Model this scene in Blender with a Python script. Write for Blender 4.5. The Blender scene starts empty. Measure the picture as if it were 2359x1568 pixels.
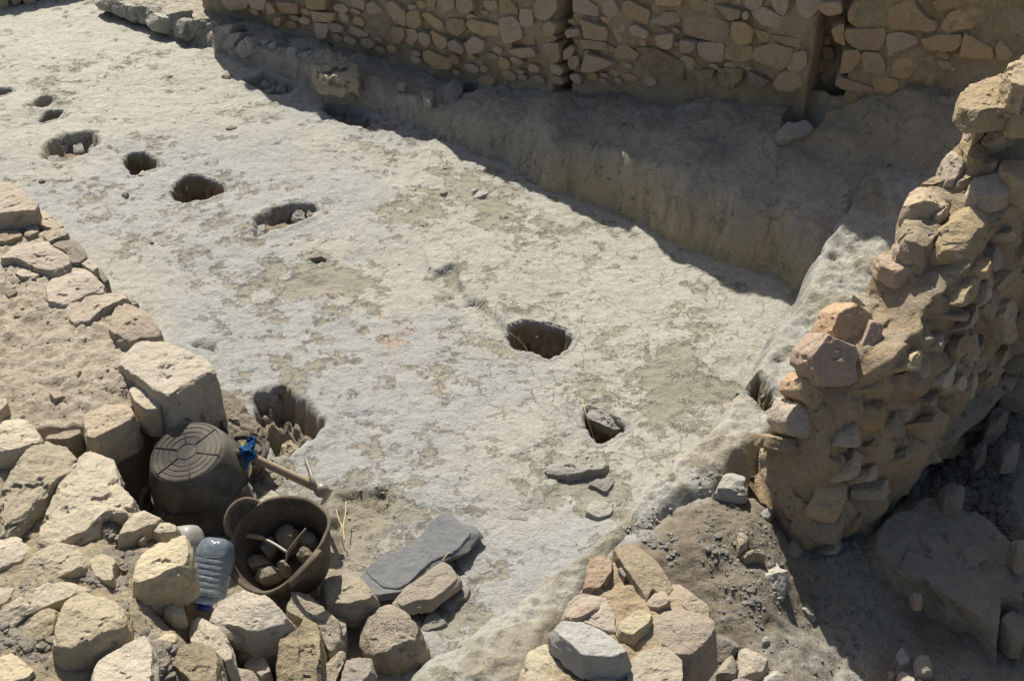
import bpy, math, random
import numpy as np
from mathutils import Vector, Matrix
R = math.radians
scene = bpy.context.scene
col = scene.collection

# ---------------------------------------------------------------- camera, sky, sun, exposure
CAM_H, PITCH, LENS = 3.25, R(34.5), 46.0
cd = bpy.data.cameras.new('camera'); cd.lens = LENS; cd.sensor_width = 36; cd.clip_end = 3000; cd.clip_start = .05
cam = bpy.data.objects.new('camera', cd); col.objects.link(cam)
cam.location = (0, 0, CAM_H); cam.rotation_euler = (math.pi/2-PITCH, 0, 0)
scene.camera = cam
SUN_EL, SUN_C = R(52), 1/math.tan(R(52))
L2 = np.array([.30, -.954]); L2 = L2/np.linalg.norm(L2)          # horizontal way the light travels
w = bpy.data.worlds.new('World'); scene.world = w; w.use_nodes = True
nt = w.node_tree
sky = nt.nodes.new('ShaderNodeTexSky'); sky.sky_type = 'NISHITA'; sky.sun_disc = False
sky.sun_elevation = SUN_EL; sky.sun_rotation = math.atan2(-L2[0], -L2[1])
bg = nt.nodes['Background']; sky.dust_density = 2.5; sky.ozone_density = .6; bg.inputs[1].default_value = .062
nt.links.new(sky.outputs[0], bg.inputs[0])
sl = bpy.data.lights.new('sun', 'SUN'); sl.energy = 4.6; sl.angle = R(.53); sl.color = (1, .955, .87)
so = bpy.data.objects.new('sun', sl); col.objects.link(so)
Ld = Vector((L2[0]*math.cos(SUN_EL), L2[1]*math.cos(SUN_EL), -math.sin(SUN_EL)))
so.rotation_euler = Ld.to_track_quat('-Z', 'Y').to_euler(); so.location = (0, 12, 12)
scene.view_settings.view_transform = 'Standard'; scene.view_settings.look = 'None'
scene.view_settings.exposure = .62; scene.view_settings.gamma = 1

# ---------------------------------------------------------------- measuring: a pixel of the photograph (2358 wide) plus a height gives a point
PW, PH = 2358.0, 1568.0
F = LENS/36*PW
O = np.array([0, 0, CAM_H])
def ray(x, y):
    u = -(y-PH/2)/F
    return np.array([(x-PW/2)/F, math.cos(PITCH)+u*math.sin(PITCH), -math.sin(PITCH)+u*math.cos(PITCH)])
def at(x, y, z=0.):
    d = ray(x, y); return O+d*((z-CAM_H)/d[2])
def on_plane(x, y, p, n):
    d = ray(x, y); return O+d*(((p-O)@n)/(d@n))
SC = .34
OFF = {1: (0, 0), 2: (784, 0), 3: (1568, 0), 4: (0, 517.4), 5: (784, 517.4), 6: (1568, 517.4), 7: (0, 1034.8), 8: (784, 1034.8), 9: (1568, 1034.8)}
def P(s, k=0):
    a = np.array([[float(v) for v in t.split(',')] for t in s.split()])
    if k == 10: return a*.3099+np.array([297.9, 940.7])
    return a if k == 0 else a*SC+np.array(OFF[k])

# ---------------------------------------------------------------- noise
_r = np.random.RandomState(7)
_perm = np.concatenate([_r.permutation(256)]*3)
_g = _r.normal(size=(256, 3)); _g /= np.linalg.norm(_g, axis=1)[:, None]
def perlin(p):
    p = np.asarray(p, float); i = np.floor(p).astype(int); f = p-i; i &= 255
    u = f*f*f*(f*(f*6-15)+10)
    res = 0
    for dx in (0, 1):
        wx = u[:, 0] if dx else 1-u[:, 0]
        a = _perm[i[:, 0]+dx]
        for dy in (0, 1):
            wy = u[:, 1] if dy else 1-u[:, 1]
            b = _perm[a+i[:, 1]+dy]
            for dz in (0, 1):
                wz = u[:, 2] if dz else 1-u[:, 2]
                g = _g[_perm[b+i[:, 2]+dz]]
                res = res+wx*wy*wz*(g[:, 0]*(f[:, 0]-dx)+g[:, 1]*(f[:, 1]-dy)+g[:, 2]*(f[:, 2]-dz))
    return res*1.5
def fbm(p, freq, octs=4, gain=.5, seed=0):
    a, s = 1., 0
    q = p*freq+np.array([seed*17.3, seed*9.1, seed*5.7])
    for _ in range(octs):
        s = s+a*perlin(q); q = q*2.03+11.3; a *= gain
    return s
def f2(X, Y, freq, octs=4, gain=.5, seed=0):
    return fbm(np.stack([X.ravel(), Y.ravel(), np.full(X.size, .37)], 1), freq, octs, gain, seed).reshape(X.shape)
def sst(a, b, x):
    t = np.clip((x-a)/(b-a), 0, 1); return t*t*(3-2*t)
def sdf(poly, X, Y):
    """signed distance to a polygon, negative inside"""
    d = np.full(X.shape, 1e9); ins = np.zeros(X.shape, bool); n = len(poly)
    for k in range(n):
        a, b = poly[k][:2], poly[(k+1) % n][:2]; e = b-a
        px, py = X-a[0], Y-a[1]
        t = np.clip((px*e[0]+py*e[1])/(e@e+1e-12), 0, 1)
        d = np.minimum(d, (px-t*e[0])**2+(py-t*e[1])**2)
        c = ((a[1] > Y) != (b[1] > Y))
        with np.errstate(divide='ignore', invalid='ignore'):
            xi = (b[0]-a[0])*(Y-a[1])/(b[1]-a[1]+1e-12)+a[0]
        ins ^= c & (X < xi)
    d = np.sqrt(d); return np.where(ins, -d, d)
def idw(ctrl, X, Y, p=3.):
    num = 0; den = 0
    for x, y, z in ctrl:
        w_ = 1/((X-x)**2+(Y-y)**2+.004)**(p/2); num = num+w_*z; den = den+w_
    return num/den
def crv(X, Y, line, wd):
    """1 near an open polyline, falling off over wd"""
    d = np.full(X.shape, 1e9)
    for a, b in zip(line[:-1], line[1:]):
        e = b-a; px, py = X-a[0], Y-a[1]
        t = np.clip((px*e[0]+py*e[1])/(e@e), 0, 1); d = np.minimum(d, np.hypot(px-t*e[0], py-t*e[1]))
    return np.exp(-(d/wd)**2)
def W2(s, k, z=0.): return np.array([at(x, y, z)[:2] for x, y in P(s, k)])

def resample(p, n):
    p = np.asarray(p); q = np.vstack([p, p[:1]])
    s = np.r_[0, np.cumsum(np.hypot(*np.diff(q, axis=0).T))]
    t = np.linspace(0, s[-1], n, endpoint=False)
    return np.stack([np.interp(t, s, q[:, 0]), np.interp(t, s, q[:, 1])], 1)
def chaikin(p, w_=.16):
    q = np.roll(p, -1, 0); return np.stack([p*(1-w_)+q*w_, p*w_+q*(1-w_)], 1).reshape(-1, 2)
# ---------------------------------------------------------------- object helpers
def link(o, parent=None):
    col.objects.link(o)
    if parent is not None:
        o.parent = parent
        o.matrix_parent_inverse = parent.matrix_basis.inverted()
    return o
def tag(o, label, cat, group=None, kind=None):
    if label: o['label'] = label
    if cat: o['category'] = cat
    if group: o['group'] = group
    if kind: o['kind'] = kind
    return o
def mesh_obj(name, V, Q, mat, parent=None, smooth=True, sharp=None, tint=None, center=True):
    V = np.asarray(V, float); me = bpy.data.meshes.new(name)
    c = np.zeros(3)
    if center and parent is None and len(V): c = np.array([V[:, 0].mean(), V[:, 1].mean(), V[:, 2].min()])
    if isinstance(Q, np.ndarray):
        n, k = Q.shape
        me.vertices.add(len(V)); me.vertices.foreach_set('co', (V-c).astype(np.float32).ravel())
        me.loops.add(n*k); me.loops.foreach_set('vertex_index', Q.astype(np.int32).ravel())
        me.polygons.add(n); me.polygons.foreach_set('loop_start', np.arange(0, n*k, k, dtype=np.int32))
        me.update(calc_edges=True)
    else:
        me.from_pydata([tuple(v) for v in (V-c)], [], [tuple(int(i) for i in q) for q in Q])
    me.validate()
    if tint is not None:
        at_ = me.attributes.new('tint', 'FLOAT_COLOR', 'POINT')
        at_.data.foreach_set('color', np.c_[tint, np.ones(len(tint))].astype(np.float32).ravel())
    me.polygons.foreach_set('use_smooth', [smooth]*len(me.polygons))
    if sharp: me.set_sharp_from_angle(angle=R(sharp))
    me.materials.append(mat)
    o = bpy.data.objects.new(name, me); o.location = c
    return link(o, parent)
def empty(name, loc=(0, 0, 0)):
    o = bpy.data.objects.new(name, None); o.location = loc; o.empty_display_size = .1
    return link(o)

# ---------------------------------------------------------------- materials
class NT:
    def __init__(s, name):
        s.m = bpy.data.materials.new(name); s.m.use_nodes = True; s.t = s.m.node_tree
        s.b = s.t.nodes['Principled BSDF']; s.b.inputs['Roughness'].default_value = .95
        s.b.inputs['Specular IOR Level'].default_value = .15
        s.tc = s.t.nodes.new('ShaderNodeTexCoord'); s.info = s.t.nodes.new('ShaderNodeObjectInfo')
    def l(s, a, b): s.t.links.new(a, b)
    def n(s, ty, **kw):
        x = s.t.nodes.new('ShaderNode'+ty)
        for k, v in kw.items(): setattr(x, k, v)
        return x
    def coord(s, rand=True):
        if not rand: return s.tc.outputs['Object']
        a = s.n('VectorMath', operation='ADD'); s.l(s.tc.outputs['Object'], a.inputs[0])
        m = s.n('Math', operation='MULTIPLY'); s.l(s.info.outputs['Random'], m.inputs[0]); m.inputs[1].default_value = 40
        s.l(m.outputs[0], a.inputs[1]); return a.outputs[0]
    def noise(s, v, scale, detail=6, rough=.6, dist=0):
        x = s.n('TexNoise'); s.l(v, x.inputs['Vector']); x.inputs['Scale'].default_value = scale
        x.inputs['Detail'].default_value = detail; x.inputs['Roughness'].default_value = rough; x.inputs['Distortion'].default_value = dist
        return x.outputs['Fac']
    def vor(s, v, scale, feature='F1', out='Distance', rnd=1):
        x = s.n('TexVoronoi', feature=feature); s.l(v, x.inputs['Vector']); x.inputs['Scale'].default_value = scale
        x.inputs['Randomness'].default_value = rnd
        return x.outputs[out]
    def rng(s, v, a, b, c=0., d=1.):
        x = s.n('MapRange'); s.l(v, x.inputs[0])
        for i, q in enumerate((a, b, c, d)): x.inputs[i+1].default_value = q
        return x.outputs[0]
    def mix(s, f, a, b, mode='MIX'):
        x = s.n('Mix', data_type='RGBA', blend_type=mode)
        for v, i in ((f, 0), (a, 6), (b, 7)):
            if isinstance(v, (int, float)): x.inputs[i].default_value = v
            elif isinstance(v, tuple): x.inputs[i].default_value = (*v, 1)
            else: s.l(v, x.inputs[i])
        return x.outputs[2]
    def math(s, op, a, b):
        x = s.n('Math', operation=op)
        for i, v in enumerate((a, b)):
            if isinstance(v, (int, float)): x.inputs[i].default_value = v
            else: s.l(v, x.inputs[i])
        return x.outputs[0]
    def bump(s, h, dist, strength=1., prev=None):
        x = s.n('Bump'); x.inputs['Distance'].default_value = dist; x.inputs['Strength'].default_value = strength
        s.l(h, x.inputs['Height'])
        if prev is not None: s.l(prev, x.inputs['Normal'])
        return x.outputs[0]
    def out(s, c, nrm=None):
        s.l(c, s.b.inputs['Base Color'])
        if nrm is not None: s.l(nrm, s.b.inputs['Normal'])
        return s.m

def stone_mat(name, base, alt, pit=.5, var=.35, bump=.006):
    m = NT(name); v = m.coord()
    a = m.noise(v, 9, 8, .65, .4); b = m.noise(v, 55, 6, .7); c = m.noise(v, 260, 3, .6)
    k = m.mix(m.rng(a, .38, .62), base, alt)
    hsv = m.n('HueSaturation'); m.l(k, hsv.inputs['Color'])
    m.l(m.rng(m.info.outputs['Random'], 0, 1, 1-var*.6, 1+var*.5), hsv.inputs['Value'])
    r2 = m.n('Math', operation='FRACT'); m.l(m.math('MULTIPLY', m.info.outputs['Random'], 7.13), r2.inputs[0])
    m.l(m.rng(r2.outputs[0], 0, 1, .72, 1.12), hsv.inputs['Saturation'])
    m.l(m.rng(r2.outputs[0], 0, 1, .496, .504), hsv.inputs['Hue'])
    k = m.mix(.55, hsv.outputs[0], m.mix(m.rng(b, .3, .7), (.72, .70, .66), (1.12, 1.12, 1.12)), 'MULTIPLY')
    grime = m.rng(m.noise(v, 22, 5, .75), .60, .72)
    k = m.mix(m.math('MULTIPLY', grime, .45), k, tuple(x*.5 for x in base))
    pits = m.rng(m.vor(v, 130), .05, .32, 0, 1)
    pm = m.rng(m.noise(v, 14, 3), .48, .6)
    pith = m.math('MULTIPLY', m.math('SUBTRACT', 1, pits), m.math('MULTIPLY', pm, pit))
    k = m.mix(m.math('MULTIPLY', pith, .5), k, tuple(x*.42 for x in base))
    h = m.math('ADD', m.math('MULTIPLY', a, 1.4), m.math('ADD', m.math('MULTIPLY', b, .55), m.math('SUBTRACT', m.math('MULTIPLY', c, .14), m.math('MULTIPLY', pith, .3))))
    return m.out(k, m.bump(h, bump*3.4, 1))
MS = {
 'cream': stone_mat('cream limestone', (.495, .425, .305), (.45, .385, .275)),
 'pale': stone_mat('pale limestone', (.44, .385, .28), (.40, .34, .245)),
 'pink': stone_mat('pinkish limestone', (.445, .365, .265), (.41, .335, .24)),
 'wall': stone_mat('brown pink wall stone', (.52, .385, .25), (.46, .345, .225), var=.25),
 'right': stone_mat('buff wall stone', (.47, .375, .255), (.42, .335, .225)),
 'rust': stone_mat('reddish burnt stone', (.44, .29, .19), (.45, .34, .225)),
 'grey': stone_mat('grey limestone', (.41, .39, .335), (.36, .34, .29)),
 'blue': stone_mat('blue grey slate', (.155, .16, .165), (.185, .187, .185), pit=.15, var=.1, bump=.003),
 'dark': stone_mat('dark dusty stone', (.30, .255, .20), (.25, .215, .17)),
 'porous': stone_mat('porous buff stone', (.46, .38, .26), (.37, .30, .20), pit=1.6, bump=.010),
 'bright': stone_mat('bright cream limestone', (.51, .44, .325), (.46, .395, .285), var=.04),
 'palegrey': stone_mat('pale grey stone', (.47, .45, .39), (.43, .41, .35), var=.05),
 'floor': stone_mat('plaster grey stone', (.30, .285, .245), (.275, .262, .23)),
 'dust': stone_mat('dusty grey brown stone', (.33, .28, .215), (.29, .25, .19)),
}
def earth_mat(name, cracks=0., coarse=1.):
    m = NT(name); v = m.coord(False)
    a = m.n('Attribute'); a.attribute_name = 'tint'
    n1 = m.noise(v, 16, 8, .68, .5); n2 = m.noise(v, 75, 6, .72); n3 = m.noise(v, 330, 3, .7)
    k = m.mix(.8, a.outputs['Color'], m.mix(m.rng(n2, .3, .7), (.74, .73, .70), (1.16, 1.16, 1.17)), 'MULTIPLY')
    k = m.mix(.6, k, m.mix(m.rng(n1, .34, .66), (.84, .83, .80), (1.08, 1.08, 1.09)), 'MULTIPLY')
    sp = m.math('MULTIPLY', m.rng(m.vor(v, 95), .16, .06), m.rng(m.noise(v, 7, 4), .5, .62))
    k = m.mix(m.math('MULTIPLY', sp, .6), k, (.17, .145, .11))
    h = m.math('ADD', m.math('MULTIPLY', n1, 1.9), m.math('ADD', m.math('MULTIPLY', n2, .75*coarse), m.math('SUBTRACT', m.math('MULTIPLY', n3, .17*coarse), m.math('MULTIPLY', sp, .25))))
    nb = m.bump(h, .012 if cracks else .016, .95)
    if cracks:
        wr = m.n('Attribute'); wr.attribute_name = 'wear'
        f1 = m.noise(v, 21, 9, .72, .3); f3 = m.noise(v, 62, 6, .7)
        wv_ = m.math('ADD', m.math('SUBTRACT', wr.outputs['Fac'], 1), m.math('ADD', m.math('MULTIPLY', m.math('SUBTRACT', f1, .5), 2.3), m.math('MULTIPLY', m.math('SUBTRACT', f3, .5), .7)))
        dm = m.rng(wv_, -.02, .10)
        dc = m.mix(m.rng(n3, .3, .7), (.21, .187, .137), (.33, .302, .232))
        k = m.mix(m.math('MULTIPLY', dm, .8), k, dc)
        nb = m.bump(m.math('SUBTRACT', 1, dm), .007, .8, nb)
    if cracks:
        wv = m.n('VectorMath', operation='ADD'); m.l(v, wv.inputs[0])
        nz = m.n('TexNoise'); m.l(v, nz.inputs['Vector']); nz.inputs['Scale'].default_value = 9; nz.inputs['Detail'].default_value = 5
        sv = m.n('VectorMath', operation='SCALE'); m.l(nz.outputs['Color'], sv.inputs[0]); sv.inputs['Scale'].default_value = .16
        m.l(sv.outputs[0], wv.inputs[1])
        ca = m.n('Attribute'); ca.attribute_name = 'crack'
        e = m.rng(m.vor(wv.outputs[0], 5.2, 'DISTANCE_TO_EDGE'), .0, .017, 1, 0)
        e2 = m.rng(m.vor(wv.outputs[0], 12.5, 'DISTANCE_TO_EDGE'), .0, .03, .75, 0)
        br = m.rng(m.noise(v, 5, 4), .42, .58)
        cr = m.math('MULTIPLY', m.math('MAXIMUM', m.math('MULTIPLY', e, br), m.math('MULTIPLY', e2, m.rng(m.noise(v, 3.3, 3), .5, .62))), ca.outputs['Fac'])
        k = m.mix(m.math('MULTIPLY', cr, cracks), k, (.20, .17, .125))
        nb = m.bump(m.math('SUBTRACT', 1, cr), .006, cracks, nb)
    return m.out(k, nb)
M_GROUND = earth_mat('lime plaster and dirt', .75)
M_EARTH = earth_mat('dry earth', 0, 1.3)
M_MORTAR = earth_mat('mud mortar', 0, 1.2)

# ---------------------------------------------------------------- rocks
def rock_geo(uv, thick, seed, dome=.08, rough=.03, K=8, flare=1.16, cut=.10, n=None, grow=1.0, soft=1):
    """broken block in its own frame: outline uv (metres) is the rim of the upper face, depth goes to -thick"""
    rs = np.random.RandomState(seed)
    uv = np.asarray(uv, float); size = max(np.ptp(uv[:, 0]), np.ptp(uv[:, 1])); mn = min(np.ptp(uv[:, 0]), np.ptp(uv[:, 1]))
    c = uv.mean(0); uv = c+(uv-c)*grow
    n = n or int(np.clip(size*420, 24, 130)); m0 = len(uv)
    k1 = 1+(flare-1)*rs.uniform(.1, 1.7, m0); k2 = k1*(1+(flare-1)*rs.uniform(-.6, .8, m0))
    P0 = np.c_[uv, np.zeros(m0)]; P1 = np.c_[c+(uv-c)*k1[:, None], -thick*rs.uniform(.35, .65, m0)]; P2 = np.c_[c+(uv-c)*k2[:, None], np.full(m0, -thick)]
    # the same points along all three outlines, so that every side of the outline becomes one broken face
    q = np.vstack([uv, uv[:1]]); sl_ = np.r_[0, np.cumsum(np.hypot(*np.diff(q, axis=0).T))]; t = np.linspace(0, sl_[-1], n, endpoint=False)
    def rs3(A): A = np.vstack([A, A[:1]]); return np.stack([np.interp(t, sl_, A[:, i]) for i in range(3)], 1)
    P0, P1, P2 = rs3(P0), rs3(P1), rs3(P2)
    for A in (P0, P1, P2):
        for _ in range(soft): A[:] = A*.5+(np.roll(A, 1, 0)+np.roll(A, -1, 0))*.25
    c = P0[:, :2].mean(0)
    # upper face: the lower envelope of a few tilted planes
    npl = 4 if K > 3 else 2; gr = rs.normal(size=(npl, 2)); gr /= np.linalg.norm(gr, axis=1)[:, None]; gr *= (rs.uniform(.3, 1.0, npl)*min(dome*3.2, .9))[:, None]
    of = rs.uniform(0, .12, npl)*mn*min(dome*6, 1)
    def top(xy): return np.min((xy-c)@gr.T+of, axis=1)
    ms = max(6, int(n*.16)); mt = max(8, int(n*.26)); pts = []
    bev = min(.05*mn, .006)
    P0z = P0.copy(); P0z[:, 2] = top(P0[:, :2])-bev
    pts.append(np.c_[np.repeat(c[None], n, 0), np.full(n, -thick)])
    for a in np.linspace(0, 1, ms, endpoint=False): pts.append(P2*(1-a)+P1*a)
    for a in np.linspace(0, 1, ms+2): pts.append(P1*(1-a)+P0z*a)
    for r in np.r_[.985, np.linspace(.955, .04, mt)]:
        xy = c+(P0[:, :2]-c)*r; pts.append(np.c_[xy, top(xy)-bev*max(0, (r-.955)/.045)*.4])
    V = np.concatenate(pts); m = len(pts); ctr = np.array([*c, -thick*.35])
    for k in range(K):                                              # corners knocked off
        nv = rs.normal(size=3); nv[2] = abs(nv[2])*.6; nv /= np.linalg.norm(nv)
        d = (V-ctr)@nv; off = d.max()*(1-rs.uniform(.01, cut)); V = V-np.maximum(d-off, 0)[:, None]*nv
    E = (V-ctr)/np.array([size*.5, size*.5, max(thick, size*.25)*.7]); dirs = E/(np.linalg.norm(E, axis=1)[:, None]+1e-9)
    q = V/max(size, .05)*(size/.2)**.35
    D = np.stack([fbm(q, 1.6, 2, .5, seed % 50+j*3) for j in range(3)], 1)*.45+np.stack([fbm(q, 6., 4, .62, seed % 50+j*3+1) for j in range(3)], 1)*.42+np.stack([fbm(q, 22., 3, .6, seed % 50+j*3+2) for j in range(3)], 1)*.2
    V = V+D*rough*size*np.array([.7, .7, .8])
    chip = fbm(q, 4.2, 3, .5, seed % 37+4); V = V-dirs*(np.clip(chip-.28, 0, .25)*size*rough*4.)[:, None]       # chips and scars with sharp edges
    led = V[:, 2]/.016+fbm(q, 3., 3, .5, seed % 29)*2.; lm = (fbm(q, 1.8, 2, .5, seed % 23+9) > .05)
    V[:, :2] -= dirs[:, :2]*((np.floor(led) % 2)*lm*rough*size*.22)[:, None]                                      # thin beds on the sides
    idx = np.arange(m*n).reshape(m, n)
    Q = np.stack([idx[:-1], np.roll(idx[:-1], -1, 1), np.roll(idx[1:], -1, 1), idx[1:]], -1).reshape(-1, 4)
    return V, Q, idx
_seed = [100]
def rock(px, z, thick, mat, name='stone', parent=None, tilt=(0, 0), plane=None, pts=None, **kw):
    """a rock whose upper (or outer) face has the outline px; tilt = slope of that face along x and y"""
    _seed[0] += 1
    if pts is None: px = np.asarray(px)
    if plane is None:
        nrm = np.array([-tilt[0], -tilt[1], 1.]); nrm /= np.linalg.norm(nrm)
        p0 = at(*px.mean(0), z)
    else: p0, nrm = plane
    if pts is None: pts = np.array([on_plane(x, y, p0, nrm) for x, y in px])
    U = np.array([1., 0, 0]) if abs(nrm[0]) < .9 else np.array([0, 1., 0])
    U = U-(U@nrm)*nrm; U /= np.linalg.norm(U); Vv = np.cross(nrm, U)
    uv = np.stack([(pts-p0)@U, (pts-p0)@Vv], 1)
    V, Q, idx = rock_geo(uv, thick, _seed[0], **kw)
    Wd = p0+V[:, :1]*U+V[:, 1:2]*Vv+V[:, 2:3]*nrm
    caps = [list(idx[0][::-1]), list(idx[-1])]
    o = mesh_obj(name, Wd, [tuple(q) for q in Q]+[tuple(c) for c in caps], MS[mat] if isinstance(mat, str) else mat, parent, True, 28)
    return o
def pebble_geo(r, seed, n=10):
    rs = np.random.RandomState(seed)
    a = np.linspace(0, 6.283, n, endpoint=False)
    uv = np.c_[np.cos(a)*r*rs.uniform(.75, 1.2), np.sin(a)*r*rs.uniform(.7, 1)]*(1+rs.uniform(-.18, .18, n))[:, None]
    return uv

# ---------------------------------------------------------------- the ground: one sheet, floor of the excavated room plus dirt outside it
def axis(lo, hi, step, far):
    mid = np.arange(lo, hi+1e-6, step); g = step*np.cumprod(np.full(60, 1.22)); g = np.cumsum(g); g = g[g < far]
    return np.r_[lo-g[::-1], mid, hi+g]
gx, gy = axis(-4.6, 2.9, .0105, 300), axis(2.2, 9.6, .0105, 300)
X, Y = np.meshgrid(gx, gy)
HOLES = [  # outline, region, depth, edge softness, floor roughness
 ('1150,1270 1200,1200 1300,1180 1420,1190 1530,1250 1500,1310 1400,1360 1240,1380 1160,1350', 1, .26, .03, .02),
 ('815,1090 880,1040 1000,1030 1080,1085 1060,1130 1000,1160 900,1195 840,1150', 1, .22, .035, .02),
 ('270,1090 320,990 440,920 630,910 690,950 690,1000 600,1050 440,1110 350,1120', 1, .085, .05, .05),
 ('245,830 270,790 330,755 430,755 440,775 380,810 290,840', 1, .17, .03, .02),
 ('180,755 260,690 330,675 390,695 340,730 280,745', 1, .09, .05, .05),
 ('-60,600 70,600 90,620 40,650 -60,665', 1, .22, .04, .02),
 ('575,525 583,505 612,492 640,480 665,474 680,465 695,470 728,470 737,488 715,500 690,512 650,527 605,543 585,545', 0, .065, .035, .10),
 ('1105,745 1150,700 1260,645 1440,650 1540,680 1590,760 1560,800 1480,880 1410,905 1320,885 1200,840 1130,790', 5, .36, .025, .03),
 ('1600,1290 1640,1230 1760,1240 1950,1330 1950,1360 1860,1430 1740,1495 1680,1440 1640,1350', 5, .42, .02, .03),
 ('1690,1220 1760,1150 1920,1110 2040,1170 2120,1230 2220,1340 2180,1390 2040,1500 1960,1560 1850,1560 1740,1380', 4, .115, .035, .22),
 ('1280,830 1500,800 1510,870 1450,920 1400,880', 4, .09, .05, .03),
 ('1660,560 1790,505 1850,525 2040,585 1950,635 1830,645 1730,605', 1, .06, .02, .03),
 ('736,250 763,240 803,248 853,263 881,283 843,296 803,289 768,272', 0, .06, .02, .03),
 ('1750,785 1900,735 1980,800 1850,850', 1, .035, .16, .05),
 ('770,1130 800,1120 890,1118 913,1150 895,1185 862,1212 820,1238 780,1260 750,1200', 0, .035, .04, .08),
 ('380,1000 430,970 530,975 610,1050 650,1110 640,1180 580,1200 500,1170 440,1080', 6, .25, .03, .03, .17), ('800,610 850,545 940,560 945,630 900,650 825,645', 2, .2, .03, .03, .16), ('690,760 760,715 900,720 985,770 960,860 820,880 710,850', 3, .14, .03, .03, .46),
 ('655,640 700,625 790,622 800,655 750,675 690,672', 0, .022, .12, .05),
]
zt = [(.0, 4.3, 0)]
for px, py, z in [(200, 100, .02), (600, 300, 0), (1000, 500, 0), (300, 400, 0), (800, 800, 0), (600, 700, 0), (1200, 1000, 0), (1500, 800, 0), (1600, 650, 0), (1000, 1150, 0), (800, 1200, -.02), (300, 1200, 0), (100, 1500, 0),
                  (700, 1450, -.03), (1350, 1500, -.02), (1600, 1250, .02), (1700, 1320, -.01), (1510, 1275, .035), (1690, 1200, .035), (1420, 1330, .04), (1640, 1420, -.05), (1650, 1500, -.10), (1900, 1430, -.20), (2000, 1560, -.27), (1900, 1250, -.12), (2150, 1480, -.29), (2340, 1560, -.33), (2150, 1150, -.14), (2300, 950, -.03), (2350, 1200, -.13), (2356, 750, .08), (2250, 1300, -.22)]:
    p = at(px, py, z); zt.append((p[0], p[1], z))
def ground_base(X, Y):
    far = sst(7., 14., np.hypot(X, Y-5))
    return idw(zt, X, Y)*(1-far)
H = ground_base(X, Y)
near = (X > -4.7) & (X < 3) & (Y > 2.1) & (Y < 9.7)
n1 = f2(X, Y, .9, 3, .5, 1); n2 = f2(X, Y, 5.5, 5, .55, 2); n3 = f2(X, Y, 26, 3, .6, 3)
H = H+.022*n1+.0085*n2+.0028*n3
# worn-off patches where the plaster has gone and dust lies
def gauss(px, py, r, amp=1, z=0):
    c = at(px, py, z); return amp*np.exp(-((X-c[0])**2+(Y-c[1])**2)/(r*r))
dens = -.36+gauss(1090, 430, .28, .7)+gauss(930, 500, .16, .75)+gauss(1180, 500, .22, .4)+gauss(740, 640, .2, 1.1)+gauss(1500, 880, .26, .6)+gauss(1560, 900, .2, .35)+gauss(1290, 1090, .2, .5)\
 +gauss(1400, 1140, .15, .4)+gauss(830, 1180, .2, 1.2)+gauss(1060, 830, .35, .2)+gauss(920, 790, .35, .2)+gauss(1640, 770, .16, .4)+gauss(1410, 770, .05, .6)+gauss(1390, 795, .05, .5)+gauss(1130, 1280, .2, .1)+gauss(1600, 850, .2, .3)\
 +gauss(340, 560, .25, .2)+gauss(200, 185, .35, .3)+gauss(240, 195, .1, .3)+gauss(640, 270, .12, .4)+gauss(1050, 620, .12, .3)+gauss(700, 860, .2, .25)+gauss(620, 880, .2, .2)+gauss(1000, 1380, .25, .15)+gauss(900, 1330, .12, .4)+gauss(180, 440, .2, .3)
band = f2(X, Y, 2.3, 3, .5, 5); pat = f2(X, Y, 8.5, 5, .62, 6)
fin = f2(X, Y, 24, 4, .65, 16)
dirt = np.maximum(sst(.02, .2, pat*.6+band*.35+fin*.35+dens), .8*sst(.30, .5, fin*.8+pat*.45+dens*.6+.12))
H = H+.007*(1-dirt)*near
# raised upper layer of plaster right of a broken lip
lip = np.vstack([W2('560,120 620,370 760,300 800,350 815,420 870,490 960,540 1040,600 1110,690 1160,740', 5), W2('1400,1000 1520,760 1650,560 1500,420 1300,390 1130,360', 0)])
sl_ = sdf(lip, X, Y)+.02*n2+.012*n3
lipc = crv(X, Y, W2('620,370 760,300 800,350 815,420 870,490 960,540 1040,600 1110,690', 5), .26)
H = H+.028*sst(.012, -.008, sl_)*near*lipc
lipm = crv(X, Y, W2('620,370 760,300 800,350 815,420 870,490 960,540 1040,600 1110,690', 5), .035)
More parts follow.
